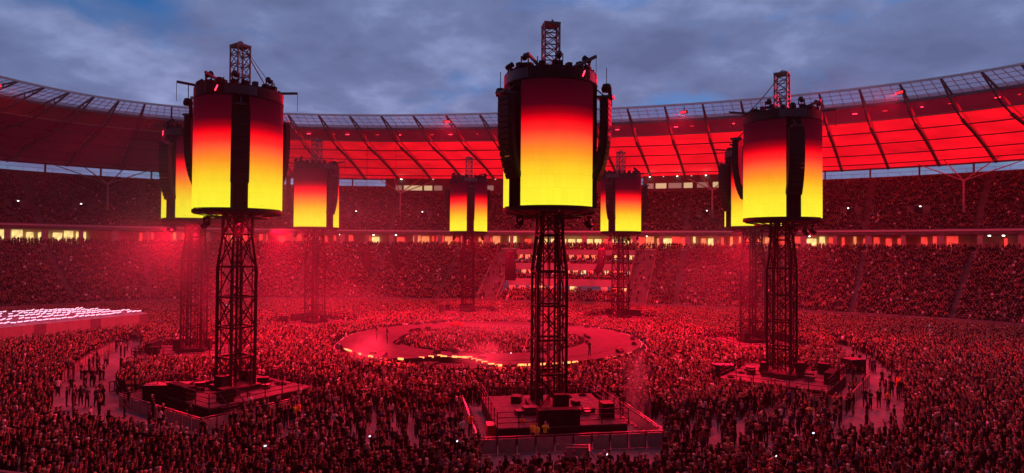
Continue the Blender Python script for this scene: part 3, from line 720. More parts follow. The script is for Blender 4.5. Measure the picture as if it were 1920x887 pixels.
# moving head lights
def moving_head():
    t = empty('moving_head_light')
    MB().box((0, 0, .12), (.55, .42, .24)).build('base', black, t)
    mb = MB(); mb.bar((-.34, 0, .24), (-.34, 0, .95), .1, .16); mb.bar((.34, 0, .24), (.34, 0, .95), .1, .16); mb.box((0, 0, .28), (.72, .2, .08)); mb.build('yoke', black, t)
    mb = MB(); n = 10; prof = [(0, -.42), (.2, -.42), (.27, -.2), (.27, .3), (.3, .42), (.24, .42), (.2, .36), (0, .36)]
    mb.lathe([(r, z) for r, z in prof], n=n); hd = mb.build('head', [spk], t, True); hd.location = (0, 0, .82); hd.rotation_euler = (R(55), 0, 0)
    ln = MB().lathe([(0, .37), (.2, .37)], n=10).build('lens', mat('lens_glass', (.3, .3, .35), .15, .5), hd)
    return t
MH = moving_head(); first = True
for t, p, oa, k in towers:
    for hq, (c, rr_, zz, flip) in enumerate(((5, DR - .35, 27.0, 0), (48, DR - .3, 27.0, 0), (-47, DR - .3, 27.0, 0), (100, DR - .4, 27.0, 0), (-100, DR - .4, 27.0, 0), (60, DR - .5, 15.75, 1), (-60, DR - .5, 15.75, 1), (0, DR - .8, 15.75, 1))):
        a = oa + R(c + 7 * math.sin(k * 3 + c)); o = MH if first else copy_tree(MH); first = False
        o.location = p + Vector((math.cos(a) * rr_, math.sin(a) * rr_, zz + (.3 if flip else .12))); o.rotation_euler = (math.pi if flip else 0, 0, a - math.pi / 2 + random.uniform(-.6, .6)); o.scale = (.78,) * 3
        v = o.location - p; sd = 'right' if v.dot(CX) > 1.6 else ('left' if v.dot(CX) < -1.6 else 'middle'); fb = 'near' if v.dot(CY) < 0 else 'rear'
        tag(o, f'moving head light {"under" if flip else "atop"} the {NICK[k]} drum, {["front middle", "front left", "front right", "rear left", "rear right", "lower left", "lower right", "lower middle"][hq]}', 'stage light', f'moving lights {"under" if flip else "on"} the {NICK[k]}')
# hanging spotlight chairs at the arm ends of the front towers
for k, (sx, z0) in enumerate(((4.3, 25.6), (-3.9, 25.2))):
    for ti in ((0, 1) if sx > 0 else (0,)):
        pp = tp[ti] + CX * (sx if ti == 0 else -4.2) - CY * .6; t = tag(empty('followspot_chair', (pp.x, pp.y, z0)), f'black followspot seat hanging from the {"right" if (ti == 0 and sx > 0) else "left"} arm of the {NICK[ti]}', 'followspot seat', 'hanging followspot seats')
        MB().lathe([(0, .1), (.34, .1), (.42, .35), (.3, .7), (0, .75)], n=12).build('spot_housing', spk, t, True)
        MB().bar((.25, 0, .3), (.3, 0, -1.0), .32, .3, n=8).build('seat_shell', spk, t, True)
        MB().bar((0, 0, .7), (0, 0, 2.0), .05).build('hang_rod', black, t)

# ------------------------------------------------------------------ tower compounds
def rail(mb, a, b, z, h=1.1, n=3):
    a, b = Vector(a), Vector(b); L = (b - a).length; m = max(1, round(L / 1.6))
    for i in range(m + 1):
        p = a.lerp(b, i / m); mb.bar((p.x, p.y, z), (p.x, p.y, z + h), .06)
    for q in range(n): zz = z + h * (q + 1) / n; mb.bar((a.x, a.y, zz), (b.x, b.y, zz), .05)
POLY_CLEAR = []
def compound(k, t, p, oa, big):
    c = tag(empty('tower_platform', p, oa), f'black railed deck under the {NICK[k]}' + (' with barrier fence' if big else ''), 'stage platform', 'platforms under the screen towers')
    w, dI, dO = 4.7, 4.6, 5.0   # half width, inner depth, outer depth
    nx_, ny_ = 8, 8
    if big:
        mb = MB()
        sx, sy = (dI + dO) / nx_, 2 * w / ny_
        me = None
        for i in range(nx_):
            for j in range(ny_):
                if me is None: me = MB().box((0, 0, 0), (sx - .02, sy - .02, .12)).build('deck_panel', deckm, c); o = me
                else: o = link_copy(me, c)
                o.location = (-dI + (i + .5) * sx, -w + (j + .5) * sy, 1.14 + random.uniform(-.008, .008))
    else:
        MB().box(((dO - dI) / 2, 0, 1.14), (dI + dO, 2 * w, .12)).build('deck', deckm, c)
    mb = MB(); mb.box(((dO - dI) / 2, 0, .535), (dI + dO - .1, 2 * w - .1, 1.07)); mb.build('skirt', skirt, c)
    for a, b in (((-dI, -w), (-dI, w)), ((-dI, -w), (dO, -w)), ((-dI, w), (dO, w)), ((dO, -w), (dO, -w + 3.0)), ((dO, w), (dO, .8))):
        mb = MB(); rail(mb, (*a, 0), (*b, 0), 1.2); mb.build('railing', black, c)
    # stairs with rails on the +y side and an equipment box on the front edge
    mb = MB()
    for q in range(6): mb.box((dO - 1.5 - q * 0, w + .3 + q * .3, 1.08 - q * .19), (1.4, .3, .08))
    mb.bar((dO - .8, w, 2.2), (dO - .8, w + 1.9, 1.0), .06); mb.bar((dO - 2.2, w, 2.2), (dO - 2.2, w + 1.9, 1.0), .06); mb.build('stair_flight', black, c)
    o = MB().box((dO - .5, -.3, 1.75), (.8, 3.0, 1.1)).build('equipment_rack', skirt, c)
    if big:
        rb = random.Random(k + 5)
        for q in range(9):
            a = rb.uniform(0, 6.28); rr2 = rb.uniform(2.0, 3.4); sz = rb.uniform(.4, .9)
            MB().box((rr2 * math.cos(a), rr2 * math.sin(a), 1.2 + sz * .35), (sz * 1.3, sz, sz * .7), rb.uniform(0, 3)).build('ballast_block', rb.choice([spk, truss, skirt, deckm]), c)
        for q in range(5):
            mb = MB(); x0, y0 = rb.uniform(-1.2, 1.2), rb.uniform(-1.2, 1.2); pts = [(x0 + rb.uniform(-.5, .5) * j, y0 + (j - 2) * rb.uniform(.5, 1.4) * (1 if q % 2 else -1), 1.23) for j in range(5)]
            for p1, p2 in zip(pts, pts[1:]): mb.bar(p1, p2, .07, .04)
            mb.build('cable_run', skirt, c)
        for q in range(3):
            mb = MB().lathe([(.18, 1.2), (.34, 1.2), (.34, 1.34), (.18, 1.34)], (rb.uniform(-4, -3), rb.uniform(-4, 4), 0), 12); mb.build('cable_coil', skirt, c)
    o = MB().box((dO - 1.9, 3.7, 1.75), (1.0, .9, 1.1)).build('equipment_rack', spk, c)
    if big: return c, w, dI, dO
    return c, w, dI, dO
def w2(p, oa, x, y, z=0): return Vector((p.x + x * math.cos(oa) - y * math.sin(oa), p.y + x * math.sin(oa) + y * math.cos(oa), z))
def fence(pts, label, group, h=1.15, glow=False):
    t = tag(empty('barrier_fence', pts[0]), label, 'crowd barrier', group); inv = Matrix.Translation(-Vector(pts[0])); me = None
    for a, b in zip(pts, pts[1:]):
        d = b - a; n = max(1, round(d.length / 1.25)); L = d.length / n; ang = math.atan2(d.y, d.x)
        for q in range(n):
            if me is None:
                mb = MB(); mb.box((0, 0, .52), (L - .04, .05, .95)); mb.box((0, 0, h - .03), (L, .1, .06), mi=1); mb.bar((L / 2 - .06, -.03, 0), (L / 2 - .06, -.03, h - .06), .05, mi=1); mb.bar((0, .03, .1), (0, .7, .04), .04, mi=1); mb.bar((0, .03, .9), (0, .7, .06), .04, mi=1)
                me = mb.build('barrier_section', [barr, barr_bar], t); o = me
            else: o = link_copy(me, t)
            o.parent = t; c = a + d * ((q + .5) / n); o.location = Vector((c.x, c.y, 0)) - Vector(pts[0]); o.rotation_euler = (0, 0, ang)
    return t
CLEAR = []     # world polygons without people
for t, p, oa, k in towers:
    c, w, dI, dO = compound(k, t, p, oa, k < 3)
    m = 1.3 if k < 3 else .6
    CLEAR.append([w2(p, oa, -dI - m, -w - m - .6), w2(p, oa, dO + m, -w - m - .6), w2(p, oa, dO + m, w + m + .6), w2(p, oa, -dI - m, w + m + .6)])
    if k < 3:
        f = [w2(p, oa, -dI - 1, -w - 1.5), w2(p, oa, dO + 1.7, -w - 1.5), w2(p, oa, dO + 1.7, w + 2.0), w2(p, oa, -dI - 1, w + 2.0)]
        fence(f, f'grey crowd barrier round three sides of the {NICK[k]} deck', 'crowd barriers round the decks')
# flight cases and loose kit in the compounds
def case(x, y, oa, d, m, lab):
    t = tag(empty('flight_case', (x, y, 0), oa), lab, 'flight case'); MB().box((0, 0, d[2] / 2 + .1), d).build('case_body', m, t)
    MB().box((0, 0, d[2] + .12), (d[0] + .03, d[1] + .03, .05)).build('case_lid', barr_bar if m is caserd else truss, t)
    for sx in (-1, 1):
        for sy in (-1, 1): MB().box((sx * d[0] * .38, sy * d[1] * .38, .05), (.1, .06, .1)).build('castor', black, t)
p0, oa0 = towers[0][1], towers[0][2]
q = at(923, 803, .8); case(q.x, q.y, oa0, (1.1, .8, 1.0), caserd, 'dark red flight case left of the front deck stairs')
q = at(315, 747, .8); case(q.x, q.y, .3, (3.4, 1.6, 1.9), skirt, 'large black draped case stack left of the front left deck')
q = at(545, 597, .8); case(q.x, q.y, .3, (3.2, 1.4, 1.2), skirt, 'black equipment cases beside the back left tower deck')
q = at(1600, 700, .8); case(q.x, q.y, .5, (1.8, 1.5, 2.2), skirt, 'tall black draped stack right of the front right deck')
q = at(1355, 700, .8); case(q.x, q.y, .2, (2.0, 1.2, 1.6), spk, 'black control desk cases left of the front right deck')
q = at(1697, 712, .8); case(q.x, q.y, .2, (1.3, .8, .9), hiviso, 'orange topped crate beside the right walkway')

# ------------------------------------------------------------------ walkways (people kept out), barriers along them
def P(*a): return [at(x, y, z) for x, y, z in a]
H = 1.7
walkL = P((95, 762, H), (180, 770, H), (260, 782, H), (330, 800, H), (420, 800, H), (440, 790, 0), (230, 750, 0), (215, 735, 0), (240, 700, 0), (270, 655, 0), (262, 640, 0), (225, 645, 0), (165, 680, 0), (120, 715, 0), (90, 745, 0))
walkR = P((1560, 790, H), (1620, 795, H), (1690, 790, H), (1700, 765, 0), (1690, 720, 0), (1640, 675, 0), (1590, 650, 0), (1560, 645, 0), (1570, 670, 0), (1600, 700, 0), (1610, 740, 0))
WALKS = [walkL, walkR]
SPARSE = [P((430, 800, H), (560, 812, H), (700, 822, H), (880, 832, H), (905, 800, 0), (880, 775, 0), (600, 770, 0), (440, 790, 0)),
          P((1245, 835, H), (1330, 832, H), (1440, 826, H), (1560, 800, H), (1610, 745, 0), (1430, 780, 0), (1250, 795, 0))]
CLEAR.append(P((900, 852, H), (1240, 846, H), (1250, 800, 0), (1240, 790, 0), (900, 800, 0)))
fence(P((80, 745, 0), (120, 715, 0), (165, 682, 0), (215, 655, 0)), 'curving crowd barrier along the left walkway, red lit', 'crowd barriers along the walkways')
fence(P((1765, 770, 0), (1715, 715, 0), (1650, 672, 0), (1590, 645, 0)), 'curving crowd barrier along the right walkway', 'crowd barriers along the walkways')
fence(P((1060, 868, 0), (1105, 868, 0), (1105, 880, 0)), 'short barrier gate before the front deck fence', 'crowd barriers along the walkways')
# ladder-like low ramp rail beside the left deck
t = tag(empty('access_ramp', at(205, 735, 0)), 'pale railed access ramp left of the front left deck', 'ramp')
a, b = at(205, 735, .3), at(282, 724, .3); d = b - a; mb = MB(); base = Vector(t.location)
mb.bar(a - base, b - base, .08); mb.bar(a - base + Vector((0, 0, .9)), b - base + Vector((0, 0, .9)), .09); mb.build('ramp_rail', barr_bar, t)
for q in range(9):
    o = MB().bar(a - base + d * q / 8, a - base + d * q / 8 + Vector((0, 0, .9)), .07).build('rail_post', barr_bar, t)
MB().add([v - base for v in (a, b, b + CY * 1.6, a + CY * 1.6)], [(0, 1, 2, 3)]).build('ramp_deck', deckm, t)

# covered platform, left edge: glowing strips stand in for white light on the tarps
pA, pB, pC, pD = at(-60, 621, 3.0), at(278, 588, 3.0), at(120, 583, 3.0), at(-120, 590, 3.0)
cp = tag(empty('covered_platform', (pA.x, pA.y, 0)), 'low platform roof with white-lit tarpaulin ripples as glowing strips at the left edge', 'platform roof'); base = Vector((pA.x, pA.y, 0))
def L4(u, v): return pA.lerp(pB, u).lerp(pD.lerp(pC, u), v) - base
mb = MB(); nU, nV = 14, 10
for iv in range(nV):
    for iu in range(nU):
        z = Vector((0, 0, .35)) if iv % 2 else Vector((0, 0, 0)); z2 = Vector((0, 0, 0)) if iv % 2 else Vector((0, 0, .35))
        o = MB().add([L4(iu / nU, iv / nV) + z, L4((iu + .97) / nU, iv / nV) + z, L4((iu + .97) / nU, (iv + 1) / nV) + z2, L4(iu / nU, (iv + 1) / nV) + z2], [(0, 1, 2, 3)]).build('roof_panel', tarp, cp)
for iv in range(0, 5):
    for iu in range(30):
        if rr.random() < .07: continue
        u0 = iu / 30; v = .02 + iv / 5 * .93
        o = MB().bar(L4(u0, v + rr.uniform(-.003, .003)) + Vector((0, 0, .5)), L4(u0 + .8 / 30, v + rr.uniform(-.003, .003)) + Vector((0, 0, .5 + rr.uniform(-.05, .2))), .15, n=6).build('lit_ripple_strip', tarpglow, cp)
for q in range(16):
    a, b = L4(q / 16, 0), L4((q + .96) / 16, 0); z = Vector((0, 0, -2.9))
    MB().add([a, b, b + z, a + z, a + CY * .1, b + CY * .1, b + z + CY * .1, a + z + CY * .1], [(0, 1, 2, 3), (7, 6, 5, 4), (0, 4, 5, 1)]).build('side_panel', pinkwall if q % 5 else mat('dark_side', (.14, .1, .11), .8), cp)
CLEAR.append([pA, pB, pC, pD])

# ------------------------------------------------------------------ people
def palette_mat(name, cols, seedk, rough=.8):
    m = bpy.data.materials.new(name); m.use_nodes = True; nt = m.node_tree; b = nt.nodes['Principled BSDF']; b.inputs['Roughness'].default_value = rough; b.inputs['Specular IOR Level'].default_value = .1
    oi = N(nt, 'ShaderNodeObjectInfo'); mu = N(nt, 'ShaderNodeMath', operation='MULTIPLY'); mu.inputs[1].default_value = seedk; nt.links.new(oi.outputs['Random'], mu.inputs[0])
    fr = N(nt, 'ShaderNodeMath', operation='FRACT'); nt.links.new(mu.outputs[0], fr.inputs[0])
    r = N(nt, 'ShaderNodeValToRGB'); cr = r.color_ramp; cr.interpolation = 'CONSTANT'
    while len(cr.elements) < len(cols): cr.elements.new(.5)
    for el, (p_, c) in zip(cr.elements, cols): el.position = p_; el.color = (*c, 1)
    nt.links.new(fr.outputs[0], r.inputs[0]); nt.links.new(r.outputs[0], b.inputs['Base Color']); return m
c_skin = palette_mat('crowd_skin', [(0, (.36, .20, .15)), (.3, (.45, .27, .2)), (.6, (.28, .16, .12)), (.85, (.14, .08, .06))], 91.7)
c_hair = palette_mat('crowd_hair', [(0, (.02, .014, .01)), (.42, (.05, .03, .018)), (.66, (.12, .08, .045)), (.80, (.34, .25, .15)), (.89, (.16, .15, .15)), (.965, (.5, .47, .45))], 37.3, .6)
c_top = palette_mat('crowd_top', [(0, (.008, .008, .009)), (.6, (.02, .02, .024)), (.80, (.05, .05, .055)), (.88, (.03, .04, .09)), (.92, (.22, .04, .04)), (.94, (.25, .25, .25)), (.972, (.65, .63, .62))], 13.1)
c_leg = palette_mat('crowd_trousers', [(0, (.01, .01, .012)), (.45, (.02, .025, .045)), (.8, (.04, .04, .045)), (.94, (.16, .13, .10))], 57.9)
TOPS = {'black t-shirt': (.012, .012, .013), 'dark grey t-shirt': (.06, .06, .065), 'navy shirt': (.03, .035, .09), 'dark red shirt': (.22, .03, .03), 'grey hoodie': (.25, .25, .26), 'white t-shirt': (.68, .66, .64), 'black hooded top': (.02, .02, .022), 'denim jacket': (.10, .14, .22)}
TOPM = {k: mat('top_' + k.replace(' ', '_').replace('-', '_'), c, .85, 0, .2, 6) for k, c in TOPS.items()}
HAIRS = {'dark': (.03, .02, .015), 'brown': (.10, .06, .03), 'blond': (.42, .31, .17), 'grey': (.3, .29, .28)}
HAIRM = {k: mat('hair_' + k, c, .6) for k, c in HAIRS.items()}
skinm = mat('skin', (.38, .23, .17), .6, 0, .08, 8); legm = mat('trousers', (.02, .022, .03), .85, 0, .3, 5); shoem = mat('shoes', (.03, .03, .03), .6)

# skeleton: facing +Y. name: (pos, radius)
def skeleton(pose):
    J = {}; E = []
    def j(n, p, r, par=None, kind='top'):
        J[n] = (Vector(p), r, kind)
        if par: E.append((par, n))
    j('pelvis', (0, 0, .95), (.165, .12), None, 'leg'); j('waist', (0, 0, 1.08), (.145, .105), 'pelvis'); j('chest', (0, .01, 1.28), (.175, .12), 'waist'); j('collar', (0, 0, 1.43), (.12, .09), 'chest')
    j('neck', (0, 0, 1.52), (.052, .055), 'collar', 'skin'); j('jaw', (0, .02, 1.60), (.072, .084), 'neck', 'skin'); j('skull', (0, .01, 1.69), (.088, .105), 'jaw', 'skin'); j('crown', (0, 0, 1.755), (.056, .068), 'skull', 'skin')
    st = pose.get('stance', .11)
    for s, sd in ((-1, 'l'), (1, 'r')):
        dy = pose.get('stride', 0) * s
        j('hip' + sd, (s * .09, 0, .88), (.095, .1), 'pelvis', 'leg'); j('knee' + sd, (s * st, .02 + dy * .5, .50), (.06, .062), 'hip' + sd, 'leg')
        j('calf' + sd, (s * st, -.01 + dy * .7, .34), (.055, .058), 'knee' + sd, 'leg'); j('ankle' + sd, (s * (st + .01), dy - .02, .09), (.038, .04), 'calf' + sd, 'leg'); j('toe' + sd, (s * (st + .03), dy + .15, .04), (.042, .03), 'ankle' + sd, 'shoe')
        sh, el, wr = pose[sd]
        j('sh' + sd, (s * .19, 0, 1.40), (.062, .062), 'collar'); j('arm' + sd, Vector((s * .19, 0, 1.40)).lerp(Vector(el), .5), (.05, .05), 'sh' + sd)
        j('el' + sd, el, (.041, .041), 'arm' + sd, 'skin'); j('wr' + sd, wr, (.027, .025), 'el' + sd, 'skin')
        d = (Vector(wr) - Vector(el)).normalized(); j('palm' + sd, Vector(wr) + d * .07, (.036, .022), 'wr' + sd, 'skin')
        side = d.cross(Vector((0, 1, 0))) if abs(d.y) < .9 else Vector((1, 0, 0)); side.normalize()
        for q, (o_, L) in enumerate(((-.03, .085), (-.01, .095), (.01, .088), (.03, .07))):
            j(f'fing{q}' + sd, Vector(wr) + d * (.075 + L) + side * o_ + Vector((0, .015, 0)), (.009, .009), 'palm' + sd, 'skin')
        j('thumb' + sd, Vector(wr) + d * .075 - side * .065 * s, (.011, .011), 'palm' + sd, 'skin')
    return J, E
down = lambda s: (None, (s * .225, -.03, 1.12), (s * .21, .04, .87))
POSES = {
    'with arms down': {'l': down(-1), 'r': down(1)},
    'with feet apart': {'l': (None, (-.30, 0, 1.13), (-.24, .14, .96)), 'r': (None, (.30, 0, 1.13), (.22, .16, .97)), 'stance': .18},
    'with both arms raised': {'l': (None, (-.34, .1, 1.58), (-.30, .14, 1.84)), 'r': (None, (.33, .08, 1.60), (.28, .12, 1.86))},
    'raising one arm': {'l': down(-1), 'r': (None, (.28, .14, 1.55), (.2, .2, 1.8))},
    'with folded arms': {'l': (None, (-.27, .08, 1.14), (-.03, .24, 1.17)), 'r': (None, (.27, .08, 1.15), (.04, .26, 1.2))},
    'holding both hands forward': {'l': (None, (-.25, .12, 1.2), (-.1, .33, 1.38)), 'r': (None, (.25, .12, 1.2), (.1, .33, 1.38))},
    'mid-stride': {'l': (None, (-.25, .08, 1.14), (-.22, .2, .93)), 'r': (None, (.25, -.12, 1.14), (.24, -.1, .88)), 'stride': .22},
}
def body_mesh(pose, mats):
    J, E = skeleton(pose); names = list(J); idx = {n: i for i, n in enumerate(names)}
    me = bpy.data.meshes.new('tmp'); me.from_pydata([J[n][0] for n in names], [(idx[a], idx[b]) for a, b in E], [])
    o = bpy.data.objects.new('tmp', me); COL.objects.link(o); md = o.modifiers.new('s', 'SKIN'); md.use_smooth_shade = True
    for i, n in enumerate(names):
        d = me.skin_vertices[0].data[i]; d.radius = J[n][1]; d.use_root = (n == 'pelvis')
    sb = o.modifiers.new('u', 'SUBSURF'); sb.levels = 1; sb.render_levels = 1
    dg = bpy.context.evaluated_depsgraph_get(); ne = bpy.data.meshes.new_from_object(o.evaluated_get(dg)); bpy.data.objects.remove(o)
    ne.name = 'body'; ne.materials.clear()
    for m in mats: ne.materials.append(m)
    segs = [(J[a][0], J[b][0], J[b][2], max(J[b][1])) for a, b in E]; co = np.empty(len(ne.vertices) * 3); ne.vertices.foreach_get('co', co)
    ki = {'skin': 0, 'top': 1, 'leg': 2, 'shoe': 3}
    for p in ne.polygons:
        c = p.center; best = 9; kk = 'top'
        for a, b, kd, r in segs:
            ab = b - a; t = max(0, min(1, (c - a).dot(ab) / ab.length_squared)); d = (c - (a + ab * t)).length - r
            if d < best: best = d; kk = kd
        if c.z < 1.0 and kk == 'top' and abs(c.x) < .2: kk = 'leg'
        p.material_index = ki[kk]; p.use_smooth = True
    return ne
def hair_mesh(style, m):
    mb = MB(); n = 10; rows = 5; vs = []
    for r in range(rows + 1):
        ph = r / rows * (1.35 if style != 'cap' else 1.1)
        for q in range(n):
            t = 2 * math.pi * q / n; rad = math.sin(ph); z = math.cos(ph); y = math.sin(t) * rad
            fr = max(0, math.sin(t)); zz = 1.69 + .115 * z + (.05 * fr * (r / rows) if r else 0)
            vs.append((math.cos(t) * rad * .105, y * .125, zz))
    mb.add(vs, [(r * n + q, r * n + (q + 1) % n, (r + 1) * n + (q + 1) % n, (r + 1) * n + q) for r in range(rows) for q in range(n)])
    if style == 'long':
        vs = []
        for r in range(5):
            f = r / 4
            for q in range(7):
                t = math.pi * (1 + q / 6) ; vs.append((math.cos(t) * (.095 + .015 * f), math.sin(t) * (.11 + .02 * f) - .0, 1.68 - f * .3))
        mb.add(vs, [(r * 7 + q, r * 7 + q + 1, (r + 1) * 7 + q + 1, (r + 1) * 7 + q) for r in range(4) for q in range(6)])
    if style == 'cap': mb.box((0, .15, 1.70), (.15, .1, .012))
    me = mb.build('tmp', m, None, True); d = me.data; bpy.data.objects.remove(me); d.name = 'hair'; return d
pose_names = list(POSES)
PB = {n: body_mesh(POSES[n], [skinm, TOPM['black t-shirt'], legm, shoem]) for n in pose_names}
HB = {s: hair_mesh(s, HAIRM['dark']) for s in ('short', 'long', 'cap')}
NPEOPLE = 0
vestm = hivis
def person(loc, face, pose='with arms down', top='black t-shirt', hair='dark', style='short', label='', group=None, scale=1.0, topmat=None, phone=False):
    global NPEOPLE
    NPEOPLE += 1
    o = bpy.data.objects.new('person', PB[pose]); COL.objects.link(o); o.location = loc; o.rotation_euler = (0, 0, face); o.scale = (scale,) * 3
    o.material_slots[1].link = 'OBJECT'; o.material_slots[1].material = topmat or TOPM[top]
    tag(o, label, 'person', group)
    if style != 'bald':
        h = bpy.data.objects.new('hair' if style != 'cap' else 'baseball_cap', HB[style]); COL.objects.link(h); h.parent = o
        h.material_slots[0].link = 'OBJECT'; h.material_slots[0].material = HAIRM[hair] if style != 'cap' else TOPM['black t-shirt']
    return o
def facing(p, q=(0, 0)): return math.atan2(q[1] - p[1], q[0] - p[0]) - math.pi / 2

# point-in-polygon, vectorised
def inpoly(x, y, poly):
    ins = np.zeros(len(x), bool); n = len(poly); j = n - 1
    for i in range(n):
        xi, yi, xj, yj = poly[i].x, poly[i].y, poly[j].x, poly[j].y
        c = ((yi > y) != (yj > y)) & (x < (xj - xi) * (y - yi) / ((yj - yi) or 1e-9) + xi); ins ^= c; j = i
    return ins
def view_filter(x, y, z, mx=40, mny=-60, mxy=960):
    dx, dy, dz = x - CAMP.x, y - CAMP.y, z - CAMP.z
    w = dx * fwd.x + dy * fwd.y + dz * fwd.z; w_ = np.where(w < 1, 1, w)
    px = 960 + F * (dx * right.x + dy * right.y + dz * right.z) / w_; py = 443.5 - F * (dx * upv.x + dy * upv.y + dz * upv.z) / w_
    return (w > 1) & (px > -mx) & (px < 1920 + mx) & (py < mxy) & (py > mny), px, py, w
SPC = .60
gx, gy = np.meshgrid(np.arange(-105, 105, SPC), np.arange(-62, 62, SPC * .866)); gx[1::2] += SPC / 2
x = (gx + RNG.uniform(-.2, .2, gx.shape)).ravel(); y = (gy + RNG.uniform(-.2, .2, gy.shape)).ravel()
inside = (np.abs(x / (A_ - .8)) ** NEXP + np.abs(y / (B_ - .8)) ** NEXP) < 1
# the floor runs on past the oval below the camera, where the near stand begins behind it
ok, px, py, w = view_filter(x, y, np.full(len(x), 1.75)); ok &= inside & (w > 30.5)
r = np.hypot(x, y); ok &= ~((r > RI - .7) & (r < RO + 1.1))
# grouping: clumps and thin spots so that the crowd is not an even carpet
n_low = np.sin(x * .31 + 1.7 * np.sin(y * .23)) * np.sin(y * .37 + 1.3 * np.sin(x * .19)); ok &= RNG.uniform(size=len(x)) < .89 + .13 * n_low
for pl in CLEAR: ok &= ~inpoly(x, y, pl)
sp = np.zeros(len(x), bool)
for pl in SPARSE: sp |= inpoly(x, y, pl)
wk = np.zeros(len(x), bool)
for pl in WALKS: wk |= inpoly(x, y, pl)
ok &= ~(wk & (RNG.uniform(size=len(x)) > .055))
ok &= ~(sp & (RNG.uniform(size=len(x)) > .36))
ok &= ~((r < RI) & (RNG.uniform(size=len(x)) > .8))
x, y, py_, px_, w_ = x[ok], y[ok], py[ok], px[ok], w[ok]
# the nearest ones in frame become people of their own
order = np.argsort(w_ + (py_ > 905) * 50 + ((px_ < 5) | (px_ > 1915)) * 50)
NIND = 235
ind = order[:NIND]; mask = np.ones(len(x), bool); mask[ind] = False
cands = sorted([(float(px_[i]), float(py_[i]), float(x[i]), float(y[i])) for i in ind])
rp = random.Random(11); used = set(); looks = []
for (a, b, xx, yy) in cands:
    top = rp.choices(list(TOPS), [46, 16, 6, 4, 6, 7, 10, 5])[0]; hair = rp.choices(list(HAIRS), [40, 30, 18, 12])[0]; style = rp.choices(['short', 'long', 'cap', 'bald'], [52, 22, 14, 12])[0]
    pose = rp.choices(pose_names[:6], [46, 14, 7, 10, 12, 11])[0]; looks.append((top, hair, style, pose))
def hs(l): return 'bald head' if l[2] == 'bald' else ('black cap' if l[2] == 'cap' else ('long ' if l[2] == 'long' else '') + l[1] + ' hair')
refs = [(0, 'left edge'), (180, 'left walkway'), (330, 'draped case stack'), (440, 'front left tower'), (620, 'left floor gap'), (760, 'trodden floor gap'), (915, 'red flight case'), (1028, 'centre tower'), (1190, 'fence corner'), (1340, 'right floor gap'), (1466, 'front right tower'), (1620, 'right walkway'), (1800, 'forked column'), (1915, 'right edge')]
PS = {'with arms down': 'arms down', 'with feet apart': 'feet apart', 'with both arms raised': 'arms raised', 'raising one arm': 'one arm up', 'with folded arms': 'arms folded', 'holding both hands forward': 'hands forward'}
nw = lambda t_: len(t_.split())
for n, ((a, b, xx, yy), l) in enumerate(zip(cands, looks)):
    rf = min(refs, key=lambda q: abs(q[0] - a))[1]; nb = looks[n - 1] if n else looks[1]; n2_ = looks[n + 1] if n + 1 < len(looks) else looks[n - 1]
    opts = [f'{l[0]}, {hs(l)}, {PS[l[3]]}, below {rf}', f'{l[0]}, {hs(l)}, below {rf}, beside {nb[0]}', f'{l[0]}, {hs(l)}, below {rf}, beside {hs(nb)}', f'{l[0]}, {hs(l)}, below {rf}, beside {n2_[0]}', f'{l[0]}, {hs(l)}, below {rf}, beside {hs(n2_)}', f'{l[0]}, {hs(l)}, {PS[l[3]]}, beside {nb[0]}, {hs(nb)}', f'{l[0]}, {hs(l)}, {PS[l[3]]}, beside {n2_[0]}, {hs(n2_)}']
    lab = next((o_ for o_ in opts if o_ not in used and nw(o_) <= 14), opts[0])
    used.add(lab)
    person((xx, yy, 0), facing((xx, yy)) + rp.uniform(-.5, .5), l[3], l[0], l[1], l[2], 'person in ' + lab, 'crowd nearest the camera', rp.uniform(.93, 1.06))
# people in the walkways and compounds
WALK = [(108, 745, 'white t-shirt', 'with folded arms'), (112, 728, 'black t-shirt', 'with arms down'), (133, 742, 'black t-shirt', 'with arms down'), (152, 712, 'black hooded top', 'with feet apart'), (151, 762, 'black t-shirt', 'with arms down'), (163, 765, 'dark grey t-shirt', 'with folded arms'),
        (134, 706, 'dark grey t-shirt', 'with arms down'), (133, 688, 'black t-shirt', 'mid-stride'), (180, 765, 'dark grey t-shirt', 'with feet apart'), (193, 762, 'black t-shirt', 'with arms down'), (188, 722, 'black t-shirt', 'with arms down'), (172, 722, 'black t-shirt', 'mid-stride'), (168, 678, 'black t-shirt', 'with arms down'),
        (218, 660, 'black t-shirt', 'with arms down'), (198, 690, 'grey hoodie', 'with arms down'), (96, 765, 'black t-shirt', 'with arms down'), (305, 800, 'black hooded top', 'with arms down'), (357, 800, 'black t-shirt', 'with folded arms'), (285, 782, 'black t-shirt', 'with arms down'),
        (1648, 765, 'black t-shirt', 'with arms down'), (1640, 700, 'dark grey t-shirt', 'with arms down'), (1612, 690, 'black t-shirt', 'with feet apart'), (1622, 765, 'black hooded top', 'with arms down'), (1654, 725, 'black hooded top', 'with feet apart'), (1632, 770, 'black t-shirt', 'with folded arms'), (1672, 745, 'black t-shirt', 'with arms down'), (1688, 745, 'black t-shirt', 'mid-stride'),
        (1632, 695, 'black t-shirt', 'holding both hands forward'), (1582, 690, 'dark red shirt', 'with arms down'), (1590, 715, 'black t-shirt', 'with arms down'), (1700, 690, 'grey hoodie', 'with folded arms'), (1355, 700, 'black t-shirt', 'with arms down'), (1725, 760, 'dark red shirt', 'with arms down')]
wl = {}
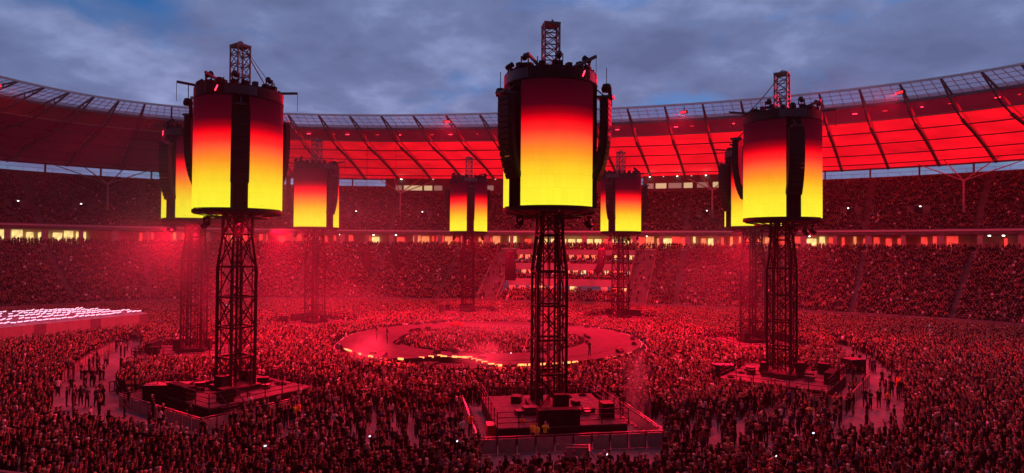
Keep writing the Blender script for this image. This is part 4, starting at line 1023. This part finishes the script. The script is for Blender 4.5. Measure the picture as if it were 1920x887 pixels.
for n, (a, b, tp_, ps) in enumerate(WALK):
    q = at(a, b, 0); side = 'left walkway' if a < 400 else 'right walkway'
    where = 'near end' if b > 755 else ('middle' if b > 715 else 'far end')
    hair = ['dark', 'brown', 'grey', 'blond'][n % 4]; style = ['short', 'bald', 'cap', 'short', 'long'][n % 5]
    lab = f'person in {tp_}, {hs((0, hair, style))}, {ps}, {where} of the {side}'
    if lab in wl: lab = lab + (', further left' if a < wl[lab] else ', further right')
    wl[lab] = a
    person((q.x, q.y, 0), random.uniform(-3, 3), ps, tp_, hair, style, lab, 'people on the walkways')
STEW = [(1000, 838, hivis, 'hi-vis yellow vest', 'leftmost of the stewards behind the front fence'), (1006, 842, hivis, 'hi-vis yellow vest', 'middle of the stewards behind the front fence'), (1022, 838, hivis, 'hi-vis yellow vest', 'right of the stewards behind the front fence'), (979, 825, hiviso, 'orange vest', 'beside the front deck steps'), (1518, 800, hivis, 'hi-vis yellow vest', 'on the sparse floor right of centre'),
        (560, 795, hiviso, 'orange vest', 'on the sparse floor left of centre'), (552, 800, hivis, 'hi-vis yellow vest', 'on the sparse floor left of centre'), (1597, 770, hiviso, 'orange vest', 'beside the tall draped stack'), (1568, 775, hiviso, 'orange vest', 'left of the tall draped stack'), (1665, 770, hiviso, 'orange vest', 'on the right walkway'), (882, 820, hiviso, 'orange vest', 'left of the front fence corner'), (688, 770, hivis, 'hi-vis yellow vest', 'in the crowd left of centre'), (468, 780, TOPM['white t-shirt'], 'white top', 'below the front left deck')]
for n, (a, b, m, v, wh) in enumerate(STEW):
    q = at(a, b, 0); person((q.x, q.y, 0), random.uniform(-.8, .8) + (math.pi if n % 2 else 0), ['with arms down', 'with folded arms', 'holding both hands forward'][n % 3], 'black t-shirt', 'dark', ['short', 'cap', 'bald'][n % 3], f'steward in {v} {wh}', 'stewards and crew', 1.0, m)
# two performers on the ring
for a, b, lab in ((706, 640, 'dark figure standing on the left side of the ring stage'), (726, 645, 'second dark figure on the ring stage, right of the first')):
    q = at(a, b, RZ); person((q.x, q.y, RZ), facing(q), 'with arms down', 'black hooded top', 'dark', 'long', lab, 'figures on the ring stage', 1.15)
for n, (a, b, wh) in enumerate(((800, 672, 'in the left half of the stage front recess'), (845, 674, 'in the middle of the stage front recess'), (905, 676, 'at the right end of the stage front recess'), (1105, 668, 'on the near right edge of the ring stage'), (775, 671, 'at the left end of the stage front recess'))):
    q = at(a, b, RZ if n == 3 else .0); person((q.x, q.y, RZ if n == 3 else .0), facing(q) + n, ['with arms down', 'holding both hands forward', 'with folded arms'][n % 3], 'black t-shirt', 'dark', 'short', f'crew member in black {wh}', 'crew by the ring stage', 1.0)
q = at(855, 612, RZ)
dk = tag(empty('drum_kit', (q.x, q.y, RZ)), 'red drum kit on the far side of the ring stage', 'drum kit'); 
for dx, s_ in ((-.7, .35), (0, .5), (.7, .38)):
    MB().lathe([(0, 0), (s_, 0), (s_, s_ * 1.3), (0, s_ * 1.3)], (dx, 0, .1), 14).build('drum', caserd, dk, True)
for dx in (-1.0, 1.0):
    MB().lathe([(0, 1.25), (.3, 1.2), (.3, 1.21)], (dx, 0, 0), 12).build('cymbal', alu, dk, True); MB().bar((dx, 0, 0), (dx, 0, 1.22), .04).build('cymbal_stand', truss, dk)

# ---- crowd mass: instanced people
crowd_col = bpy.data.collections.new('crowd_shapes')
def proto(me_body, hairstyle, k):
    bm = bmesh.new(); bm.from_mesh(me_body); nb = len(bm.faces)
    if hairstyle: bm.from_mesh(HB[hairstyle])
    bm.faces.ensure_lookup_table()
    for f in bm.faces[nb:]: f.material_index = 3
    for f in bm.faces[:nb]:
        if f.material_index == 3: f.material_index = 2
    me = bpy.data.meshes.new('crowd_shape'); bm.to_mesh(me); bm.free()
    for m in (c_skin, c_top, c_leg, c_hair): me.materials.append(m)
    o = bpy.data.objects.new('crowd_shape_%02d' % k, me); crowd_col.objects.link(o)
k = 0
for pn, st in (('with arms down', 'short'), ('with arms down', 'long'), ('with feet apart', 'short'), ('with both arms raised', 'short'), ('raising one arm', 'short'), ('with folded arms', 'long'), ('holding both hands forward', 'cap'), ('with arms down', None)):
    proto(PB[pn], st, k); k += 1
NV = k
seat_col = bpy.data.collections.new('seat_shapes')
def sitter(k, lean, arms, hair, up):
    mb = MB(); n = 8
    def tube(ps, mi):
        for (a, ra), (b, rb) in zip(ps, ps[1:]): mb.bar(a, b, ra * 2, ra * 1.5, mi, n=6, taper=rb / ra)
    z0 = .45 if not up else .95
    tube([((0, 0, z0), .15), ((0, lean * .5, z0 + .28), .17), ((0, lean, z0 + .5), .11)], 1)
    tube([((0, lean, z0 + .48), .05), ((0, lean + .02, z0 + .58), .06)], 0)
    hp = [(0, -.1), (.06, -.08), (.085, 0), (.07, .07), (0, .11)]; mb.lathe(hp, (0, lean + .02, z0 + .68), 8, mi=0)
    if hair: mb.lathe([(.092, -.02 if hair == 1 else -.18), (.095, .03), (.075, .09), (0, .125)], (0, lean + .0, z0 + .68), 8, mi=3)
    for s in (-1, 1):
        e = (s * .26, .05, z0 + .25); h_ = (s * .12, .35, z0 + .12) if not arms else ((s * .2, .15, z0 + .85) if arms == 2 else (s * .05, .32, z0 + .42))
        tube([((s * .18, lean, z0 + .45), .05), (e, .045), (h_, .035)], 0 if arms else 1)
        if up: tube([((s * .09, 0, z0), .08), ((s * .1, 0, .0), .05)], 2)
        else: tube([((s * .09, 0, z0), .08), ((s * .1, .42, z0 + .03), .06), ((s * .1, .45, .05), .045)], 2)
    o = mb.build('t', [c_skin, c_top, c_leg, c_hair], None, False); COL.objects.unlink(o); o.name = 'seat_shape_%02d' % k; seat_col.objects.link(o)
for k, a in enumerate(((.0, 0, 1, 0), (.08, 1, 2, 0), (-.04, 0, 1, 1), (.02, 2, 1, 1), (.03, 1, 0, 0), (0, 1, 2, 1))): sitter(k, *a)

def scatter(name, pts, rz, sc, idx, col, label):
    me = bpy.data.meshes.new(name); me.vertices.add(len(pts)); me.vertices.foreach_set('co', np.asarray(pts, np.float32).ravel())
    at_ = me.attributes.new('rot', 'FLOAT_VECTOR', 'POINT'); rv = np.zeros((len(pts), 3), np.float32); rv[:, 2] = rz; at_.data.foreach_set('vector', rv.ravel())
    at_ = me.attributes.new('scl', 'FLOAT', 'POINT'); at_.data.foreach_set('value', np.asarray(sc, np.float32))
    at_ = me.attributes.new('idx', 'INT', 'POINT'); at_.data.foreach_set('value', np.asarray(idx, np.int32)); me.update()
    o = bpy.data.objects.new(name, me); COL.objects.link(o)
    ng = bpy.data.node_groups.new(name, 'GeometryNodeTree'); ng.interface.new_socket('Geometry', in_out='INPUT', socket_type='NodeSocketGeometry'); ng.interface.new_socket('Geometry', in_out='OUTPUT', socket_type='NodeSocketGeometry')
    gi_, go = ng.nodes.new('NodeGroupInput'), ng.nodes.new('NodeGroupOutput'); ci = ng.nodes.new('GeometryNodeCollectionInfo'); ci.inputs['Collection'].default_value = col; ci.inputs['Separate Children'].default_value = True; ci.inputs['Reset Children'].default_value = True
    ip = ng.nodes.new('GeometryNodeInstanceOnPoints'); ip.inputs['Pick Instance'].default_value = True
    def na(n, t):
        q = ng.nodes.new('GeometryNodeInputNamedAttribute'); q.data_type = t; q.inputs[0].default_value = n; return q.outputs[0]
    e2r = ng.nodes.new('FunctionNodeEulerToRotation'); ng.links.new(na('rot', 'FLOAT_VECTOR'), e2r.inputs[0])
    ng.links.new(gi_.outputs[0], ip.inputs['Points']); ng.links.new(ci.outputs[0], ip.inputs['Instance']); ng.links.new(na('idx', 'INT'), ip.inputs['Instance Index'])
    ng.links.new(e2r.outputs[0], ip.inputs['Rotation']); ng.links.new(na('scl', 'FLOAT'), ip.inputs['Scale']); ng.links.new(ip.outputs[0], go.inputs[0])
    md = o.modifiers.new('crowd', 'NODES'); md.node_group = ng
    return tag(o, label, 'crowd', None, 'stuff')
x2, y2 = x[mask], y[mask]; n = len(x2)
face = np.arctan2(-y2, -x2) - np.pi / 2 + RNG.normal(0, .35, n)
pr = np.array([.30, .19, .13, .035, .05, .12, .09, .10]); pr /= pr.sum()
scatter('floor_crowd', np.c_[x2, y2, np.zeros(n)], face, RNG.uniform(.86, 1.08, n), RNG.choice(NV, n, p=pr), crowd_col, 'dense standing crowd in dark clothes filling the stadium floor round the ring stage')
# seated and standing spectators on the tiers
pts, rots = [], []
def fill_row(s, z, i0, i1, dens, aisles=True, jit=.1):
    L = 0; i = i0; lst = []
    st = .53 / SSTEP
    while i < i1:
        p = ring(i, s); q = ring(i + .5, s); loc = (q - p).length * 2; di = .53 / loc
        sa = (i % 9.0) if aisles else 5
        if not (aisles and sa < .62) and RNG.random() < dens:
            lst.append((p.x, p.y, z)); rots.append(math.atan2(-(q - p).x, (q - p).y) + 0)
        i += di
    pts.extend(lst)
for k in range(LOW_ROWS):
    s = LOW_S0 + (k + .45) * LOW_D; z = LOW_Z0 - .9 + k * LOW_H
    fill_row(s, z, I0, vip_r - 2.5, .93); fill_row(s, z, vip_l + 2.5, I1, .93); fill_row(s, z, vip_r - 2.3, vip_r - .2, .12, False); fill_row(s, z, vip_l + .2, vip_l + 2.3, .12, False)
for k in range(UP_ROWS - 2): fill_row(UP_S0 + (k + .45) * UP_D, UP_Z0 - .5 + k * UP_H, I0, I1, .93)
for s in (30.6, 31.3, 32.4, 34.0, 36.0): fill_row(s, GZ, I0, I1, .5 if s > 32 else .8, False)
for s0, zf, nr in VIPROWS:
    for k in range(nr): fill_row(s0 + .8 + k * .8, zf + k * .35, vip_r + .2, vip_l - .2, .8, False)
for k in range(15): fill_row(.9 + k * .8, 1.1 + k * .12, vip_r, vip_l, .95, False)
pts = np.array(pts); n = len(pts)
# outward normal -> face inwards
rz = np.arctan2(-pts[:, 1] * 1.0, -pts[:, 0] * .6) - np.pi / 2 + RNG.normal(0, .2, n)
pts[:, :2] += RNG.uniform(-.08, .08, (n, 2)); vis, a_, b_, c_ = view_filter(pts[:, 0], pts[:, 1], pts[:, 2])
hide = np.zeros(n, bool)
pb0 = [ring(i, 50.3) for i in (station_at(1392, 51, 30), station_at(722, 51, 30))]
hide = (pts[:, 2] > UTOP - 1.7) & (a_ > 722) & (a_ < 1392)
vis &= ~hide; pts, rz = pts[vis], rz[vis]; n = len(pts)
pr = np.array([.26, .2, .12, .12, .14, .16]); ix = RNG.choice(6, n, p=pr / pr.sum())
scatter('tier_spectators', pts, rz, RNG.uniform(.92, 1.08, n), ix, seat_col, 'spectators filling the lower and upper tiers of the far stands')
print('PEOPLE', NPEOPLE, 'FLOOR', len(x2), 'TIERS', n)
# phones held up with lit screens
for n_, (a, b, z) in enumerate(((824, 826, 1.9), (857, 827, 1.9), (1045, 832, 1.9), (693, 818, 1.8), (1138, 852, 1.9), (1525, 812, 1.9), (1455, 855, 1.9), (497, 836, 1.9), (1742, 610, 2), (440, 492, 9), (425, 572, 3), (288, 571, 2.2), (248, 441, 14.6), (958, 662, 2))):
    q = at(a, b, z) if b > 480 else None
    if q is None or (q - CAMP).length > 150: continue
    t = tag(empty('phone', q, random.uniform(0, 3)), f'phone with bright screen held up, ' + ['left of the front fence, left one', 'left of the front fence, right one', 'below the front deck', 'below sparse floor at left', 'below the fence at centre', 'below the front right tower', 'near the bottom edge at right', 'below the front left deck', 'by the right hand stand', 'by the left stand', 'behind the front left tower', 'by the left covered platform', 'in the gallery', 'inside the ring'][n_], 'phone', 'lit phones in the crowd')
    MB().box((0, 0, 0), (.16, .012, .09)).build('phone_body', spk, t); MB().box((0, -.008, 0), (.15, .004, .08)).build('phone_display', phonem, t)

# ------------------------------------------------------------------ red stage lighting (the lamps of the towers)
POWER = [7000, 14000, 15000, 24000, 40000, 52000, 54000, 36000]
for t, p, oa, k in towers:
    a = oa + math.pi; q = p + Vector((math.cos(a) * 3.7, math.sin(a) * 3.7, 15.2)); lamp('SPOT', q, POWER[k] * 1.4, RED, .3, q + Vector((math.cos(a) * 10, math.sin(a) * 10, -13)), 140)
    for c in (60, -60):
        a = oa + R(c); q = p + Vector((math.cos(a) * 3.4, math.sin(a) * 3.4, 15.4)); aim = q + Vector((math.cos(a) * 10, math.sin(a) * 10, -13))
        lamp('SPOT', q, POWER[k] * .9, RED, .25, aim, 130)
# moving heads on the drum tops washing the stands
TOPW = [0, 12000, 28000, 20000, 30000, 38000, 38000, 36000]
for t, p, oa, k in towers:
    if TOPW[k]:
        for c in (48, -47):
            a = oa + R(c); q = p + Vector((math.cos(a) * 3.9, math.sin(a) * 3.9, 28.2)); lamp('SPOT', q, TOPW[k], RED, .3, q + Vector((math.cos(oa + R(c * .7)) * 50, math.sin(oa + R(c * .7)) * 50, -17)), 75, .9)
# red wash lamps added on the inner roof rim to light the floor
for k, (st, aim) in enumerate(((4, (20, -30, 0)), (40, (10, -20, 0)), (62, (15, -20, 0)), (88, (0, -25, 0)), (112, (-15, -20, 0)), (150, (-30, -15, 0)))):
    p = ring(st, -8.6, ZT - 1.2); a = math.atan2(-p.y, -p.x)
    t = tag(empty('added_wash_light', p, a), 'added red wash light on the roof rim, ' + ['far right end', 'right of the front right tower', 'above the back right tower', 'above the farthest tower', 'above the back left tower', 'far left end'][k], 'added wash light', 'added wash lights on the roof rim')
    MB().box((0, 0, 0), (.5, 1.4, .6)).build('housing', spk, t); MB().bar((-.1, 0, .3), (-.1, 0, 1.2), .12).build('bracket', truss, t); MB().box((.27, 0, -.05), (.03, 1.2, .45)).build('lens', mat('flood_lens', (.5, .05, .05), .4, emit=(1, .03, .05), estr=1.2), t)
    q = p + Vector((math.cos(a) * .5, math.sin(a) * .5, -.2)); lamp('SPOT', q, (60000 if k in (0, 5) else 190000), RED, .4, aim, 62, .8)

# ------------------------------------------------------------------ haze
hz = MB().box((0, 20, 22.0 - .5), (380, 330, 46.0)); hb = hz.build('haze', []); tag(hb, kind='stuff'); hb['label'] = 'thin stage haze filling the stadium bowl'
hm = bpy.data.materials.new('haze'); hm.use_nodes = True; nt = hm.node_tree
for n_ in list(nt.nodes): nt.nodes.remove(n_)
o_ = N(nt, 'ShaderNodeOutputMaterial'); pv = N(nt, 'ShaderNodeVolumePrincipled'); pv.inputs['Color'].default_value = (.9, .9, .9, 1); pv.inputs['Density'].default_value = .0002; pv.inputs['Anisotropy'].default_value = .3
nt.links.new(pv.outputs[0], o_.inputs['Volume']); hb.data.materials.clear(); hb.data.materials.append(hm)
def smoke(loc, size, dens, label, scale=2.0, rot=0.0):
    mb = MB(); prof = [(math.sin(math.pi * q / 8), -math.cos(math.pi * q / 8)) for q in range(9)]; mb.lathe(prof, n=16)
    m = bpy.data.materials.new('stage_smoke'); m.use_nodes = True; nt = m.node_tree
    for n_ in list(nt.nodes): nt.nodes.remove(n_)
    o_ = N(nt, 'ShaderNodeOutputMaterial'); pv = N(nt, 'ShaderNodeVolumePrincipled'); pv.inputs['Color'].default_value = (.95, .92, .92, 1); pv.inputs['Anisotropy'].default_value = .1
    tc = N(nt, 'ShaderNodeTexCoord'); ln = N(nt, 'ShaderNodeVectorMath', operation='LENGTH'); nt.links.new(tc.outputs['Object'], ln.inputs[0])
    mr = N(nt, 'ShaderNodeMapRange', interpolation_type='SMOOTHSTEP'); mr.inputs['From Min'].default_value = .98; mr.inputs['From Max'].default_value = .1; nt.links.new(ln.outputs['Value'], mr.inputs[0])
    no = N(nt, 'ShaderNodeTexNoise'); no.inputs['Scale'].default_value = scale; no.inputs['Detail'].default_value = 3; nt.links.new(tc.outputs['Object'], no.inputs[0])
    m2 = N(nt, 'ShaderNodeMapRange'); m2.inputs['From Min'].default_value = .38; m2.inputs['From Max'].default_value = .66; nt.links.new(no.outputs[0], m2.inputs[0])
    mu = N(nt, 'ShaderNodeMath', operation='MULTIPLY'); nt.links.new(mr.outputs[0], mu.inputs[0]); nt.links.new(m2.outputs[0], mu.inputs[1])
    m3 = N(nt, 'ShaderNodeMath', operation='MULTIPLY'); m3.inputs[1].default_value = dens; nt.links.new(mu.outputs[0], m3.inputs[0]); nt.links.new(m3.outputs[0], pv.inputs['Density'])
    nt.links.new(pv.outputs[0], o_.inputs['Volume'])
    o = mb.build('stage_smoke', m, None, True); o.location = loc; o.scale = size; o.rotation_euler = (0, 0, rot); tag(o, label, kind='stuff'); return o
a = tp[1].lerp(tp[3], .45) + Vector((0, 0, 15)); smoke(a, (32, 26, 16), .011, 'red lit smoke drifting between the two left towers')
a = at(690, 655, 2.6); smoke(a, (3.4, 2.6, 2.6), .3, 'red lit smoke puff on the left edge of the ring stage', 1.5)
a = at(905, 668, 2.4); smoke(a, (4.2, 2.4, 2.2), .28, 'red lit smoke puff at the near edge of the ring stage', 1.5)
a = at(1192, 720, 4.0); smoke(a, (1.3, 1.3, 5.0), .35, 'thin column of smoke right of the front fence', 2.5)
a = tp[2].lerp(tp[7], .35) + Vector((0, 0, 12)) - CX * 4; smoke(a, (14, 12, 10), .009, 'faint red smoke beside the front right tower')
a = at(620, 560, 5); smoke(a, (18, 12, 5), .007, 'faint red smoke left of the farthest tower')
# floor lamps on the ring stage that light the smoke puffs
for a, b, pw, wh in ((700, 664, 1500, 'left end'), (905, 672, 1300, 'near middle')):
    q = at(a, b, RZ); t = tag(empty('effect_lamp', q), f'small red effect lamp on the {wh} of the ring stage edge', 'stage light', 'red effect lamps on the ring stage')
    MB().box((0, 0, .17), (.8, .3, .3)).build('lamp_body', spk, t); MB().box((0, 0, .33), (.7, .22, .02)).build('lens', mat('flood_lens', (.5, .05, .05)), t)
    lamp('POINT', q + Vector((0, 0, 1.1)), pw * .8, RED, .2)
smoke((0, 0, 3.4), (25, 25, 3.0), .014, 'low red haze lying over the ring stage', 3.0)
